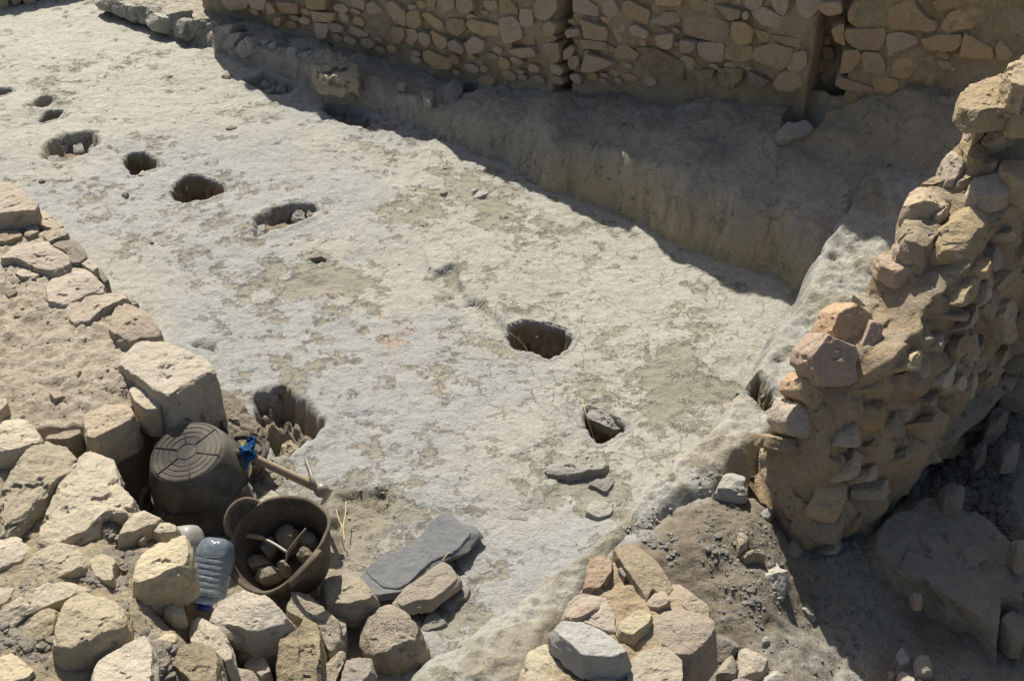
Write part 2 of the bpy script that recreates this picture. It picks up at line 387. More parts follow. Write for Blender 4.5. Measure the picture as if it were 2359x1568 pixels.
# thin broken plaster edges (lower middle) 
hole_in = np.zeros_like(X); DEEP = []
for k, (s, rg, dep, soft, rg_, *hz) in enumerate(HOLES):
    if dep == 0: continue
    poly = W2(s, rg, *hz)
    if dep > .16:
        poly = resample(chaikin(chaikin(poly)), 90); cc = poly.mean(0); poly = cc+(poly-cc)*(1+.16*fbm(np.c_[poly, np.zeros(90)], 9, 4, .6, 60+k))[:, None]
    m = (X > poly[:, 0].min()-.3) & (X < poly[:, 0].max()+.3) & (Y > poly[:, 1].min()-.3) & (Y < poly[:, 1].max()+.3)
    ii = np.where(m.any(1))[0]; jj = np.where(m.any(0))[0]; sl2 = np.s_[ii[0]:ii[-1]+1, jj[0]:jj[-1]+1]
    if dep > .16:
        d = sdf(poly if not hz else poly.mean(0)+(poly-poly.mean(0))*.72, X[sl2], Y[sl2]); H[sl2] = np.where(d < -.004, H[sl2]-dep-.08, H[sl2]-.008*np.exp(-((d-.02)/.04)**2)); DEEP.append((poly, dep, hz[0] if hz else None)); continue
    d = sdf(poly, X[sl2], Y[sl2])+.020*f2(X[sl2], Y[sl2], 9, 5, .6, 10+k)+.004*n3[sl2]; t = sst(.004, -soft, d)
    wob = 1+rg_*4*f2(X[sl2], Y[sl2], 11, 4, .6, 30+k)
    H[sl2] -= dep*t*wob-.010*np.exp(-((d-.02)/.03)**2)*(dep > .05)
    hole_in[sl2] = np.maximum(hole_in[sl2], t*(dep > .03))
# colours of the materials themselves
def mixc(a, b, t): return np.asarray(a)*(1-t[..., None])+np.asarray(b)*t[..., None]
GREY, WARM, CREAM, DIRT, BROWN, SOIL = (.355, .352, .33), (.40, .388, .33), (.44, .425, .36), (.29, .255, .19), (.215, .182, .135), (.29, .26, .208)
warm = sst(-.25, .25, f2(X, Y, 1.1, 4, .55, 8)*.5+gauss(1500, 700, .9, .6)+gauss(1150, 600, .6, .3)+gauss(1300, 1000, .7, .25)+gauss(150, 100, 1.7, .7)-gauss(800, 850, .7, .5)-gauss(350, 450, .8, .35)-.1)
C = mixc(GREY, WARM, warm)
C = mixc(C, CREAM, np.clip(gauss(120, 70, 1.6, .9)+gauss(1550, 700, .45, .3), 0, 1))
C = mixc(C, (.33, .335, .335), .55*sst(.1, .5, f2(X, Y, 2.6, 4, .6, 9))*np.clip(gauss(800, 850, .9)+gauss(500, 520, .9), 0, 1))
C = mixc(C, (.46, .33, .235), .6*np.clip(gauss(870, 740, .12)+gauss(1010, 880, .1)+gauss(920, 770, .16), 0, 1)*sst(-.1, .4, pat))
C = mixc(C, (.29, .285, .27), .45*lipm*sst(-.3, .2, n3+n2*.5))
outd = sdf(np.vstack([at(x, y, 0)[:2] for x, y in [(1480, 1235), (1560, 1175), (1650, 1140), (1750, 1080), (2150, 700), (2600, 300), (3600, 900), (3000, 2200), (1180, 1800), (1230, 1480), (1330, 1360)]]), X, Y)
od = sst(.05, -.06, outd+.05*n2)
soil = mixc(mixc(SOIL, BROWN, sst(-.2, .3, n2*.6+gauss(1680, 1330, .3, .7)+gauss(1700, 1220, .15, .5))), (.40, .375, .32), np.clip(gauss(1900, 1540, .3, .5)+gauss(1650, 1080, .15, .7)+gauss(2000, 1400, .3, .3), 0, 1)*sst(-.3, .2, pat))
C = mixc(C, 0, od)*1+soil*od[..., None]
nd = np.clip(gauss(620, 1330, .30, 1.3)+gauss(450, 1150, .25, 1.1)+gauss(750, 1480, .25, 1.2)+gauss(560, 1100, .12, 1), 0, 1)
C = mixc(C, (.34, .29, .215), nd)
C = mixc(C, (.27, .215, .145), hole_in*.85)
farm = 1-near.astype(float)
C = mixc(C, (.30, .262, .205), sst(.0, 1., np.maximum(np.maximum(np.abs(X+.85)-3.1, 0), np.maximum(np.abs(Y-5.9)-3.1, 0))))
H += .009*od*f2(X, Y, 13, 5, .62, 29)+.006*od*np.clip(f2(X, Y, 70, 3, .6, 23), 0, 1)+.010*od*n2+.004*od*n3+.005*od*np.clip(f2(X, Y, 38, 4, .65, 19), 0, 1)
crk = np.clip(gauss(1550, 700, .8, 1)+gauss(1000, 520, .35, .9)+gauss(1600, 950, .5, .8)+gauss(1250, 900, .6, .5), 0, 1)*(1-od)*(1-dirt*.6)+.14*(1-od)
crk *= near
idx = np.arange(X.size).reshape(X.shape)
Q = np.stack([idx[:-1, :-1], idx[:-1, 1:], idx[1:, 1:], idx[1:, :-1]], -1).reshape(-1, 4)
def crack_attr(o, v):
    a = o.data.attributes.new('crack', 'FLOAT', 'POINT'); a.data.foreach_set('value', np.asarray(v, np.float32).ravel())
g = mesh_obj('ground', np.stack([X.ravel(), Y.ravel(), H.ravel()], 1), Q, M_GROUND, None, True, tint=C.reshape(-1, 3), center=False)
crack_attr(g, crk)
wa = g.data.attributes.new('wear', 'FLOAT', 'POINT'); wa.data.foreach_set('value', (np.where(near & (od < .5), pat*.6+band*.35+dens, -.6)+1).astype(np.float32).ravel())
tag(g, 'pale lime plaster floor with round post holes, turning to brown dirt outside the wall', 'ground', kind='structure')
from mathutils.bvhtree import BVHTree
def ground_z(x, y):
    j = np.clip(np.searchsorted(gx, x), 1, len(gx)-1); i = np.clip(np.searchsorted(gy, y), 1, len(gy)-1)
    return H[i, j]

# ---------------------------------------------------------------- mounds: benches, mud wall tops and banks, each a closed relief on its own outline
def ctrl(lst): return [(*at(x, y, z)[:2], z) for x, y, z in lst]
def mound(name, edge, inner, tintf, mat, w_in=.06, w_out=.0, wob=.03, rough=(.012, .006), step=.011, low=-.06, seed=1, holes=(), parent=None, crack=0., extra=None, dig=None):
    ce = ctrl(edge); ci = ctrl(inner); poly = np.array([c[:2] for c in ce])
    x0, y0 = poly.min(0)-.12; x1, y1 = poly.max(0)+.12
    gx_, gy_ = np.arange(x0, x1, step), np.arange(y0, y1, step); X, Y = np.meshgrid(gx_, gy_)
    a2 = f2(X, Y, 5, 5, .55, seed); a3 = f2(X, Y, 24, 3, .6, seed+1)
    d = sdf(poly, X, Y)+wob*a2+wob*.3*a3
    zt_ = idw(ce+ci, X, Y, 3.5)+rough[0]*a2+rough[1]*a3
    if extra is not None: zt_ = zt_+extra(X, Y, d)
    t = sst(w_out, -w_in, d)
    hh = zt_*t+low*(1-t)
    for s, rg, dep, soft, z in holes:
        pl = W2(s, rg, z)
        for dp_ in DEEP:
            if np.hypot(*(dp_[0].mean(0)-pl.mean(0))) < .06: pl = dp_[0]
        dh = sdf(pl, X, Y); hh = np.where(dh < -.004, hh-dep, hh) if dep > .3 and soft < .025 else hh-dep*sst(.004, -soft, dh+.012*f2(X, Y, 12, 4, .6, seed+5))
    base = np.minimum(low+.0, ground_base(X, Y)+low)
    hh = np.where(d > w_out, base, hh)
    keep = (d < w_out+step*2)
    idx = np.arange(X.size).reshape(X.shape)
    Q = np.stack([idx[:-1, :-1], idx[:-1, 1:], idx[1:, 1:], idx[1:, :-1]], -1).reshape(-1, 4)
    Q = Q[keep.ravel()[Q].any(1)]
    used = np.unique(Q); rm = np.full(X.size, -1); rm[used] = np.arange(len(used))
    V = np.stack([X.ravel(), Y.ravel(), hh.ravel()], 1)[used]
    tn = tintf(X, Y, d, t, a2, a3, hh).reshape(-1, 3)[used]
    o = mesh_obj(name, V, rm[Q], mat, parent, True, tint=tn, center=parent is None)
    if crack: crack_attr(o, np.full(len(V), crack))
    return o
def G(X, Y, px, py, z, r, amp=1):
    c = at(px, py, z); return amp*np.exp(-((X-c[0])**2+(Y-c[1])**2)/(r*r))

# bench along the back wall
def t_bench(X, Y, d, t, a2, a3, hh):
    c = mixc((.36, .325, .265), (.415, .375, .305), sst(-.3, .3, a2))
    face = sst(-.10, -.02, d)*sst(-.2, .4, X)                        # yellow clay face of the bench
    c = mixc(c, (.51, .425, .25), face*.85)
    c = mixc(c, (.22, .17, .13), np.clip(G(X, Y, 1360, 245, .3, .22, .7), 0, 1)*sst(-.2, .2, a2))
    earth = sst(.34, .5, hh)
    return mixc(c, (.40, .33, .225), earth*.8)
front = [(200, 0, .1), (250, 8, .12), (330, 38, .12), (420, 68, .12), (500, 98, .12), (560, 122, .12), (640, 150, .12), (700, 172, .12), (760, 200, .12), (850, 224, .12), (940, 254, .12), (1050, 290, .13), (1150, 318, .15), (1225, 340, .20), (1262, 342, .25), (1310, 336, .27), (1413, 376, .28), (1484, 404, .28), (1568, 442, .28), (1687, 487, .28), (1806, 520, .29), (1870, 552, .29), (1960, 610, .28), (2120, 560, .3), (2300, 420, .4)]
back = [(2330, 250, .7), (2480, 170, .8), (2500, 60, 1.0), (2300, 60, .95), (2100, 130, .75), (1950, 190, .58), (1800, 180, .45), (1300, 130, .27), (1000, 70, .2), (700, -20, .18), (500, -70, .18), (350, -70, .18)]
inner = [(1870, 500, .31), (1900, 460, .33), (1950, 420, .36), (2050, 400, .4), (1500, 300, .33), (1650, 350, .33), (1750, 420, .33), (1800, 300, .42), (1900, 380, .36), (1700, 270, .40), (1850, 280, .48), (1300, 245, .28), (1450, 240, .33), (1150, 250, .2), (1000, 215, .15), (900, 170, .15), (800, 110, .15), (650, 60, .15), (1950, 300, .5), (2050, 250, .58), (2100, 200, .68), (1280, 290, .26)]
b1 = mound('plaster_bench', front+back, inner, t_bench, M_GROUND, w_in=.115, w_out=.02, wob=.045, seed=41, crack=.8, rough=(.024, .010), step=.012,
           holes=[('800,610 850,545 940,560 945,630 900,650 825,645', 2, .35, .02, .16), ('690,760 760,715 900,720 985,770 960,860 820,880 710,850', 3, .5, .03, .46)])
tag(b1, 'low plastered bench with a kerb along the shaded foot of the tall stone wall', 'bench')

# bench along the right wall
def t_side(X, Y, d, t, a2, a3, hh):
    c = mixc((.38, .372, .33), (.44, .425, .365), sst(-.3, .3, a2))
    c = mixc(c, (.48, .37, .28), .5*np.clip(G(X, Y, 1580, 1010, .1, .12)+G(X, Y, 1690, 910, .1, .1), 0, 1))
    c = mixc(c, (.34, .335, .32), .6*np.clip(G(X, Y, 1590, 930, .1, .05)+G(X, Y, 1820, 760, .2, .15, .8)+G(X, Y, 1370, 1180, .1, .07), 0, 1))
    c = mixc(c, (.29, .255, .19), .75*sst(.1, .3, a2*.8+np.clip(G(X, Y, 1330, 1260, .06, .3, .35)+G(X, Y, 1050, 1470, .1, .3, .22)+G(X, Y, 1660, 1070, .1, .16, .5)+G(X, Y, 1450, 1210, .08, .08, .5)+G(X, Y, 2000, 490, .3, .1, .9), 0, 1)-.05))
    hp_ = sdf(W2('380,1000 430,970 530,975 610,1050 650,1110 640,1180 580,1200 500,1170 440,1080', 6, .17), X, Y)
    return mixc(c, (.25, .20, .135), sst(.022, .0, hp_))
eR = [(2020, 330, .52), (1952, 378, .45), (1905, 450, .40), (1872, 512, .36), (1850, 555, .33), (1825, 600, .30), (1795, 650, .27), (1765, 700, .25), (1722, 765, .2), (1685, 835, .17), (1655, 875, .15), (1600, 955, .11), (1540, 1005, .08), (1450, 1085, .06), (1385, 1160, .05), (1330, 1205, .045), (1225, 1290, .045), (1125, 1370, .05), (1010, 1450, .06), (890, 1535, .08), (800, 1610, .08), (780, 1700, .08), (1330, 1700, .08), (1330, 1500, .08), (1370, 1400, .07), (1440, 1300, .06), (1500, 1245, .06), (1560, 1185, .06), (1650, 1150, .07), (1740, 1110, .1), (1900, 950, .12), (2100, 700, .2), (2300, 450, .35), (2280, 330, .55)]
b2 = mound('plaster_bench', eR, [(1850, 750, .2), (1780, 850, .17), (1950, 600, .28), (1700, 980, .13), (1920, 500, .37), (2000, 520, .34), (2050, 420, .42), (1000, 1530, .11), (1150, 1450, .09), (1300, 1330, .06)], t_side, M_GROUND, w_in=.13, wob=.04, seed=51, crack=.35, rough=(.024, .016),
           holes=[('380,1000 430,970 530,975 610,1050 650,1110 640,1180 580,1200 500,1170 440,1080', 6, .4, .02, .17), ('390,1000 440,970 540,975 600,1040 560,1100 470,1090', 6, .0, .04, .13)])
tag(b2, 'low sunlit plaster bench with a small hole, along the foot of the ruined end wall', 'bench')

# sides and bottoms of the deep holes
def lining(poly, dep, zf, seed):
    n = 120; p = resample(poly, n); c = p.mean(0); v = c-p; dist = np.linalg.norm(v, axis=1)[:, None]; v = v/dist
    rows, zs, depth = [], [], []
    zr = np.array([zf(*q) for q in p]); zr = np.where(np.isnan(zr), np.nanmedian(zr), zr); zr = (zr+np.roll(zr, 1)+np.roll(zr, -1))/3
    for o, z in [(-.030, -.010), (-.018, .001), (-.006, .003), (.004, -.002), (.011, -.012), (.015, -.03)]: rows.append(p+v*o); zs.append(zr+z); depth.append(z)
    for t in np.linspace(.1, 1, 22): rows.append(p+v*(.015+.035*t*t)); zs.append(zr-.03-(dep-.03)*t); depth.append(-.03-(dep-.03)*t)
    for r in (.8, .6, .4, .2, .04): rows.append(c+(rows[27]-c)*r); zs.append(np.full(n, zr.mean()-dep)); depth.append(-dep)
    m = len(rows); V = np.concatenate([np.c_[a, b] for a, b in zip(rows, zs)]); dp = np.repeat(depth, n)
    D = np.stack([fbm(V, 11, 4, .6, seed+j) for j in range(3)], 1)*.024+np.stack([fbm(V, 45, 3, .6, seed+5+j) for j in range(3)], 1)*.007
    V = V+D*np.clip(-dp*14, .03, 1)[:, None]
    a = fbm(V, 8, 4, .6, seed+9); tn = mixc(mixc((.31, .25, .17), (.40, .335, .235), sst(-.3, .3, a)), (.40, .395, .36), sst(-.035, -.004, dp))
    ii = np.arange(m*n).reshape(m, n)
    Q = np.stack([ii[:-1], np.roll(ii[:-1], -1, 1), np.roll(ii[1:], -1, 1), ii[1:]], -1).reshape(-1, 4)
    if ((p-np.roll(p, 1, 0))[:, 0]*(p+np.roll(p, 1, 0))[:, 1]).sum() > 0: Q = Q[:, ::-1]
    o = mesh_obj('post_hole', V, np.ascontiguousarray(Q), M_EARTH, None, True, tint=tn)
    o['kind'] = 'structure'; o['label'] = 'round post hole sunk in the plaster'
def mesh_top(o):
    bpy.context.view_layer.update(); me = o.data; tr = BVHTree.FromPolygons([tuple(v.co+o.location) for v in me.vertices], [tuple(p.vertices) for p in me.polygons])
    def f(x, y):
        h = tr.ray_cast(Vector((x, y, 5)), Vector((0, 0, -1))); return h[0].z if h[0] is not None else float('nan')
    return f
zb2 = mesh_top(b2); zb1_ = mesh_top(b1)
for k, (poly, dep, hz) in enumerate(DEEP):
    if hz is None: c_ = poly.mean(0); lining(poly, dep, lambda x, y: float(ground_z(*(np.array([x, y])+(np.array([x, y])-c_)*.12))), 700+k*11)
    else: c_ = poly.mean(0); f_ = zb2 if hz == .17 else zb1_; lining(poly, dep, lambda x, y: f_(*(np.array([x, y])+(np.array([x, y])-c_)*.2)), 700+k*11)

# ---------------------------------------------------------------- masonry walls
def wall_section(p0, p1, tops, zlow, name, parent, thick=.45, tint=None, seed=1, rough=.028, res=.016):
    p0, p1 = np.array(p0), np.array(p1); d = p1-p0; Ln = np.linalg.norm(d); d = d/Ln; n = np.array([d[1], -d[0]])
    if n@np.array([0, 1]) > 0: n = -n
    ns = int(Ln/res); s = np.linspace(0, Ln, ns)
    tp = np.interp(s, [a for a, b in tops], [b for a, b in tops])
    nz = 60; loops = []
    for t in np.linspace(0, 1, nz): loops.append((np.zeros(ns), zlow+(tp-zlow)*t, 0))
    for q in (.25, .5, .75, 1): loops.append((np.full(ns, -thick*q), tp+.0, 1))
    loops.append((np.full(ns, -thick), np.full(ns, zlow), 2))
    V = np.concatenate([np.c_[p0+np.outer(s, d)+np.outer(o, n), z] for o, z, k in loops])
    fz = np.concatenate([np.full(ns, 1. if k == 0 else .3) for o, z, k in loops])
    a = fbm(V, 5, 5, .6, seed); b = fbm(V, 22, 3, .6, seed+1)
    V[:, :2] += (n*((a*rough+b*rough*.4)*fz)[:, None]); V[:, 2] += (a*.02)*(fz < .9)
    m = len(loops); ii = np.arange(m*ns).reshape(m, ns)
    Q = np.stack([ii[:-1, :-1], ii[:-1, 1:], ii[1:, 1:], ii[1:, :-1]], -1).reshape(-1, 4).tolist()
    Q += [list(ii[:, 0]), list(ii[::-1, -1])]
    c = mixc((.40, .32, .205), (.46, .375, .25), sst(-.3, .3, a))
    if tint: c = tint(V, c, a)
    mesh_obj(name, V, Q, M_MORTAR, parent, True, tint=c)
    return p0, d, n
def shade_tops(p0, p1, edges, jag=0):
    """wall heights that put the edge of its shadow where the floor shows it"""
    p0, p1 = np.array(p0), np.array(p1); d = p1-p0; d = d/np.linalg.norm(d); n = np.array([d[1], -d[0]])
    if n[1] > 0: n = -n
    out = []
    for x, y, z in edges:
        E = at(x, y, z)[:2]; t = ((E-p0)@n)/(L2@n); q = E-t*L2
        out.append(((q-p0)@d, z+t/SUN_C))
    return sorted(out)
A0, A1 = (-2.05, 8.42), (.24, 6.82)
B0, B1 = (.335, 6.775), (1.49, 6.14)
C0, C1 = (1.645, 6.02), (3.3, 5.50)
edgeA = [(450, 75, .16), (560, 125, .2), (700, 165, .22), (780, 175, .22), (860, 222, .2), (930, 270, .1), (965, 310, 0), (1060, 348, 0), (1110, 358, 0), (1160, 405, 0)]
edgeB = [(1160, 405, 0), (1210, 438, 0), (1290, 478, 0), (1350, 508, 0), (1400, 545, 0), (1440, 565, 0), (1530, 590, 0), (1600, 630, 0), (1640, 655, 0), (1700, 690, 0), (1740, 698, 0)]
edgeC = [(1740, 698, 0.), (1830, 640, .25), (1900, 510, .32), (1990, 480, .32), (2060, 540, .33)]
TA, TB, TC = shade_tops(A0, A1, edgeA), shade_tops(B0, B1, edgeB), shade_tops(C0, C1, edgeC)
print('tops', [(round(a, 2), round(b, 2)) for a, b in TA+TB+TC])
FT = [(x, on_plane(x, 0, np.array([*A0, 0]), np.array([A1[1]-A0[1], -(A1[0]-A0[0]), 0]))) for x in (450, 600, 750, 900, 1050, 1200, 1320)]
uA = (np.array(A1)-A0)/np.linalg.norm(np.array(A1)-A0)
TA = [(float((q[:2]-A0)@uA), max(q[2]+.0, float(np.interp((q[:2]-A0)@uA, *zip(*TA)))-.05)) for x, q in FT]; TA = [(s, z+.26*min(max((s-1.7)/.8, 0), 1)) for s, z in TA]; TB = [(s, max(.95+.10*s, z-.10)) for s, z in TB]; TC = [(s, z-.10) for s, z in TC]
wallA = empty('rubble_wall', (-.9, 7.5, 0)); tag(wallA, 'lower shaded rubble wall behind the kerb, left of the vertical joint', 'wall', 'rubble walls along the far side')
wallB = empty('rubble_wall', (.8, 6.5, 0)); tag(wallB, 'shaded rubble wall in the middle of the far side, between the vertical joint and the dark recess', 'wall', 'rubble walls along the far side')
wallC = empty('rubble_wall', (2.4, 5.8, 0)); tag(wallC, 'shaded rubble wall of larger stones, right of the dark recess', 'wall', 'rubble walls along the far side')
def t_wall(V, c, a):
    f = sst(.62, .38, V[:, 2]+a*.08)
    return mixc(c, (.44, .37, .255), f)
WA = (*wall_section(A0, A1, TA, -.1, 'masonry', wallA, tint=t_wall, seed=61), wallA)
WB = (*wall_section(B0, B1, TB, -.1, 'masonry', wallB, tint=t_wall, seed=62), wallB)
WC = (*wall_section(C0, C1, TC, -.1, 'masonry', wallC, tint=t_wall, seed=63), wallC)
WD = (*wall_section((1.36, 6.40), (1.95, 6.12), [(0, 1.3), (.7, 1.3)], -.1, 'recess_fill', wallC, thick=.2, tint=t_wall, seed=64, rough=.04), wallC)
WE = (*wall_section((.10, 7.08), (.55, 6.86), [(0, 1.15), (.6, 1.2)], -.1, 'recess_fill', wallB, thick=.2, tint=t_wall, seed=65, rough=.04), wallB)
traced = []
def wstones(Wl, lst, k, mat='wall', prot=.045, **kw):
    p0, d, n, back_wall = Wl; nr = np.array([*n, .06]); nr /= np.linalg.norm(nr)
    for i, s in enumerate(lst.split('|')):
        pr = prot*(.5+.8*((i*37 % 10)/10))
        pl = np.array([*(p0+n*pr), 0.])
        if n.shape: pl[2] = .5
        a = dict(dome=.03, rough=.022, K=6, cut=.08, flare=1.06, grow=1.12, soft=3); a.update(kw)
        q_ = P(s.strip(), k); traced.append((q_.mean(0), np.ptp(q_, axis=0)/2))
        rock(q_, 0, .13, mat, 'stone', back_wall, plane=(pl, nr), **a)
wstones(WA, '''1070,0 1150,10 1195,70 1190,120 1080,120 | 1070,130 1160,120 1205,170 1220,260 1110,300 1065,200 | 1215,70 1290,70 1300,180 1220,185 1210,120 | 1300,60 1330,0 1450,0 1455,60 1400,140 1310,120
| 1370,170 1410,150 1460,180 1430,250 1380,240 | 850,170 880,135 1060,180 1055,250 960,240 870,210 | 710,160 740,130 830,140 840,200 790,245 720,210 | 780,-20 880,-20 890,70 830,100 790,70 | 440,130 460,85 520,80 540,170 500,195 450,180
| 550,100 590,90 680,150 690,200 640,195 | 280,30 350,20 430,90 430,180 370,150 300,70 | 175,30 230,20 290,90 270,100 180,95 | 50,-10 160,10 155,70 90,50 | 430,210 500,200 520,260 480,310 430,280 | 525,220 590,240 605,290 570,320 530,280
| 610,210 710,270 715,310 680,345 630,290 | 835,310 900,250 970,290 960,350 870,370 | 720,300 760,275 830,330 820,370 740,345 | 1140,340 1280,330 1310,380 1220,395 1150,370 | 1375,300 1470,300 1480,400 1440,440 1380,350
| 550,370 590,345 735,410 730,470 640,465 560,410 | 340,190 420,200 430,250 380,310 350,260 | 580,-20 640,-10 630,60 590,50 | 960,10 1050,10 1060,70 990,75 | 660,0 760,0 760,60 700,90 670,60''', 2)
wstones(WA, '1490,10 1560,-20 1670,5 1660,60 1540,70 | 1670,-20 1790,-10 1780,70 1700,60 | 1790,20 1830,30 1860,90 1810,100 | 1870,20 2000,30 2010,100 1900,80 | 2060,0 2200,0 2190,70 2080,60 | 2100,80 2250,100 2240,150 2120,150 | 2130,160 2220,170 2200,260 2140,260 | 1850,130 1900,120 1890,180 1850,170', 1)
wstones(WB, '''1580,-20 1640,-10 1740,50 1745,110 1580,90 | 1780,10 1840,0 1885,80 1830,130 1775,80 | 1910,20 1960,15 2090,80 2065,170 1920,100 | 2090,150 2200,90 2260,85 2300,150 2200,175 | 2120,-20 2300,-20 2300,40 2130,40 | 1630,140 1800,200 1790,280 1655,260
| 1840,150 1930,140 1920,220 1890,300 1850,220 | 1955,190 2000,175 2080,220 2060,265 1970,240 | 2130,250 2250,235 2240,320 2200,345 2130,300 | 1630,270 1790,292 1800,345 1640,325 | 1845,350 1910,297 2020,370 2000,400 1880,405 | 1630,490 1660,375 1780,410 1850,440 1700,490 | 1510,350 1560,310 1585,330 1560,390 1510,410 | 1540,400 1600,380 1615,440 1580,480 1550,470 | 1520,210 1610,200 1620,240 1530,260''', 2)
wstones(WB, '2010,330 2130,340 2306,420 2306,540 2060,490 2030,440', 2, 'porous', rough=.04)
wstones(WB, '''15,120 150,110 330,160 320,250 270,295 30,230 | 345,160 430,155 480,210 470,290 400,305 340,270 | 475,90 560,55 700,130 700,180 640,190 560,180 | 735,140 890,140 910,210 870,240 740,230 | 600,-20 720,-20 720,60 690,105 630,70 | 780,-20 960,-20 940,60 850,130 790,80
| 420,-20 550,-10 540,50 480,80 430,40 | 220,40 400,80 390,130 330,150 280,90 | 50,-10 190,20 180,70 120,90 70,60 | 105,295 280,300 275,415 200,420 110,370 | 300,325 470,315 485,400 420,415 290,400 | 500,340 620,300 750,345 720,440 680,480 490,400 | 740,370 840,350 850,450 790,490 720,470
| 620,570 700,480 790,500 815,590 760,620 650,610 | -10,280 90,290 85,350 0,360 | 600,240 790,265 800,330 700,310 | 480,190 590,230 590,290 530,280 | 410,90 450,85 455,130 420,140''', 3)
wstones(WB, '250,470 420,480 400,560 330,610 260,570 | 450,490 600,560 490,605 455,560 | 120,480 220,470 210,540 140,530', 3, 'porous', rough=.05)
wstones(WE, '1470,90 1510,85 1525,150 1480,160 | 1475,180 1520,175 1530,240 1485,250 | 1470,270 1510,265 1520,330 1480,335 | 1480,20 1530,10 1540,70 1490,75 | 1525,330 1570,320 1560,390 1515,390', 2, 'rust', prot=.03)
wstones(WD, '''860,60 900,50 930,110 880,130 | 900,140 960,130 970,190 910,195 | 870,230 930,245 900,310 860,290 | 960,250 1010,250 1020,300 970,310 | 880,500 940,510 930,560 880,550 | 950,500 1020,510 1010,570 960,570 | 880,420 970,410 960,490 890,500 | 960,320 1020,330 1040,390 1000,420 965,380 | 890,320 950,350 940,390 880,370 | 920,210 1030,170 1020,220 930,235 | 1000,440 1070,430 1060,490 990,480''', 3, 'rust', prot=.03)
wstones(WC, '''1140,90 1180,20 1390,-10 1395,185 1290,180 1180,180 1140,140 | 1405,190 1425,60 1560,-10 1600,60 1660,130 1740,160 1710,215 1560,200 | 1110,210 1370,197 1375,260 1330,340 1180,335 1120,270 | 1395,240 1480,222 1610,260 1600,300 1480,345 1400,360 | 1635,280 1720,238 1890,247 1890,300 1840,355 1680,340
| 1770,180 1830,90 2080,35 2050,110 1980,190 1800,210 | 2020,240 2080,170 2150,20 2200,0 2330,60 2330,290 2200,250 | 1895,390 1930,240 2100,330 2110,400 2050,410 | 1080,500 1100,360 1190,345 1225,400 1140,490 | 1230,360 1350,370 1380,450 1370,510 1240,480 | 1400,510 1470,400 1560,400 1570,490 1520,540
| 2130,320 2170,280 2250,370 2180,420 2140,390 | 1050,580 1080,530 1270,590 1300,620 1100,610 | 1300,560 1350,520 1450,540 1480,590 1400,640 1320,620 | 1710,20 1800,-10 1990,-10 1900,40 1740,80 | 950,30 1070,20 1085,90 1000,110 940,80 | 1020,210 1080,170 1105,172 1100,240 1110,310 1050,290''', 3)
# smaller stones filling between the large ones
def wfill(Wl, box, cnt, r0, r1, sd):
    rs = np.random.RandomState(sd); n_ = 0; t = 0
    x0, y0, x1, y1 = box
    while n_ < cnt and t < 4000:
        t += 1; c = np.array([rs.uniform(x0, x1), rs.uniform(y0, y1)]); yl = 105+(c[0]-780)*.31 if c[0] < 1110 else (205 if c[0] < 1500 else 175)
        if c[1] > yl-12: continue
        r = rs.uniform(r0, r1); rr = np.array([r, r*rs.uniform(.5, .9)])
        if any((abs(c[0]-a[0])/(rr[0]+b[0]) < .9) and (abs(c[1]-a[1])/(rr[1]+b[1]) < .88) for a, b in traced): continue
        an = np.linspace(0, 6.283, 7, endpoint=False)+rs.rand(); uv = np.c_[np.cos(an), np.sin(an)]*rr*rs.uniform(.75, 1.15, 7)[:, None]+c
        uv[:, 1] += (uv[:, 0]-c[0])*.28
        wstones(Wl, ' '.join(f'{x:.1f},{y:.1f}' for x, y in uv), 0, prot=rs.uniform(.008, .04)); n_ += 1
wfill(WA, (505, 2, 1285, 200), 46, 10, 22, 3); wfill(WB, (1300, 2, 1850, 190), 34, 9, 20, 4); wfill(WC, (1945, 2, 2355, 180), 24, 7, 18, 5)
# coping stones along the broken top, where the shadow gets its teeth
rs = np.random.RandomState(5)
for Wl, T, p1 in ((WA, TA, A1), (WB, TB, B1), (WC, TC, C1)):
    p0, d, n, back_wall = Wl; Ln = np.linalg.norm(np.array(p1)-p0); s = .08
    while s < Ln-.05:
        wd = rs.uniform(.10, .28); z = np.interp(s, [a for a, b in T], [b for a, b in T])+rs.uniform(.0, .13)
        uv = pebble_geo(1, int(s*1000))*np.array([wd*.5, .11+rs.rand()*.05])
        pt = np.array([*(p0+d*s-n*rs.uniform(.08, .13)), z])
        pts = pt+np.c_[uv[:, :1]*d+uv[:, 1:]*n, np.zeros(len(uv))]
        rock(None, 0, .12, 'wall', 'coping_stone', back_wall, plane=(pt, np.array([rs.uniform(-.3, .3), rs.uniform(-.15, .15), 1.])/1.04), pts=pts, dome=.25, rough=.05)
        s += wd*rs.uniform(.85, 1.5)
# pale stone set in the recess at the foot of the wall
def thing_rock(label, cat, *a, group=None, kind=None, **k):
    o = rock(*a, **k); return tag(o, label, cat, group, kind)
thing_rock('pale block half fallen out of the dark recess at the foot of the far wall', 'stone', P('700,930 685,870 720,825 775,835 850,800 900,850 890,900 800,930 740,950', 3), .50, .12, 'grey', dome=.1, tilt=(-.2, .9))
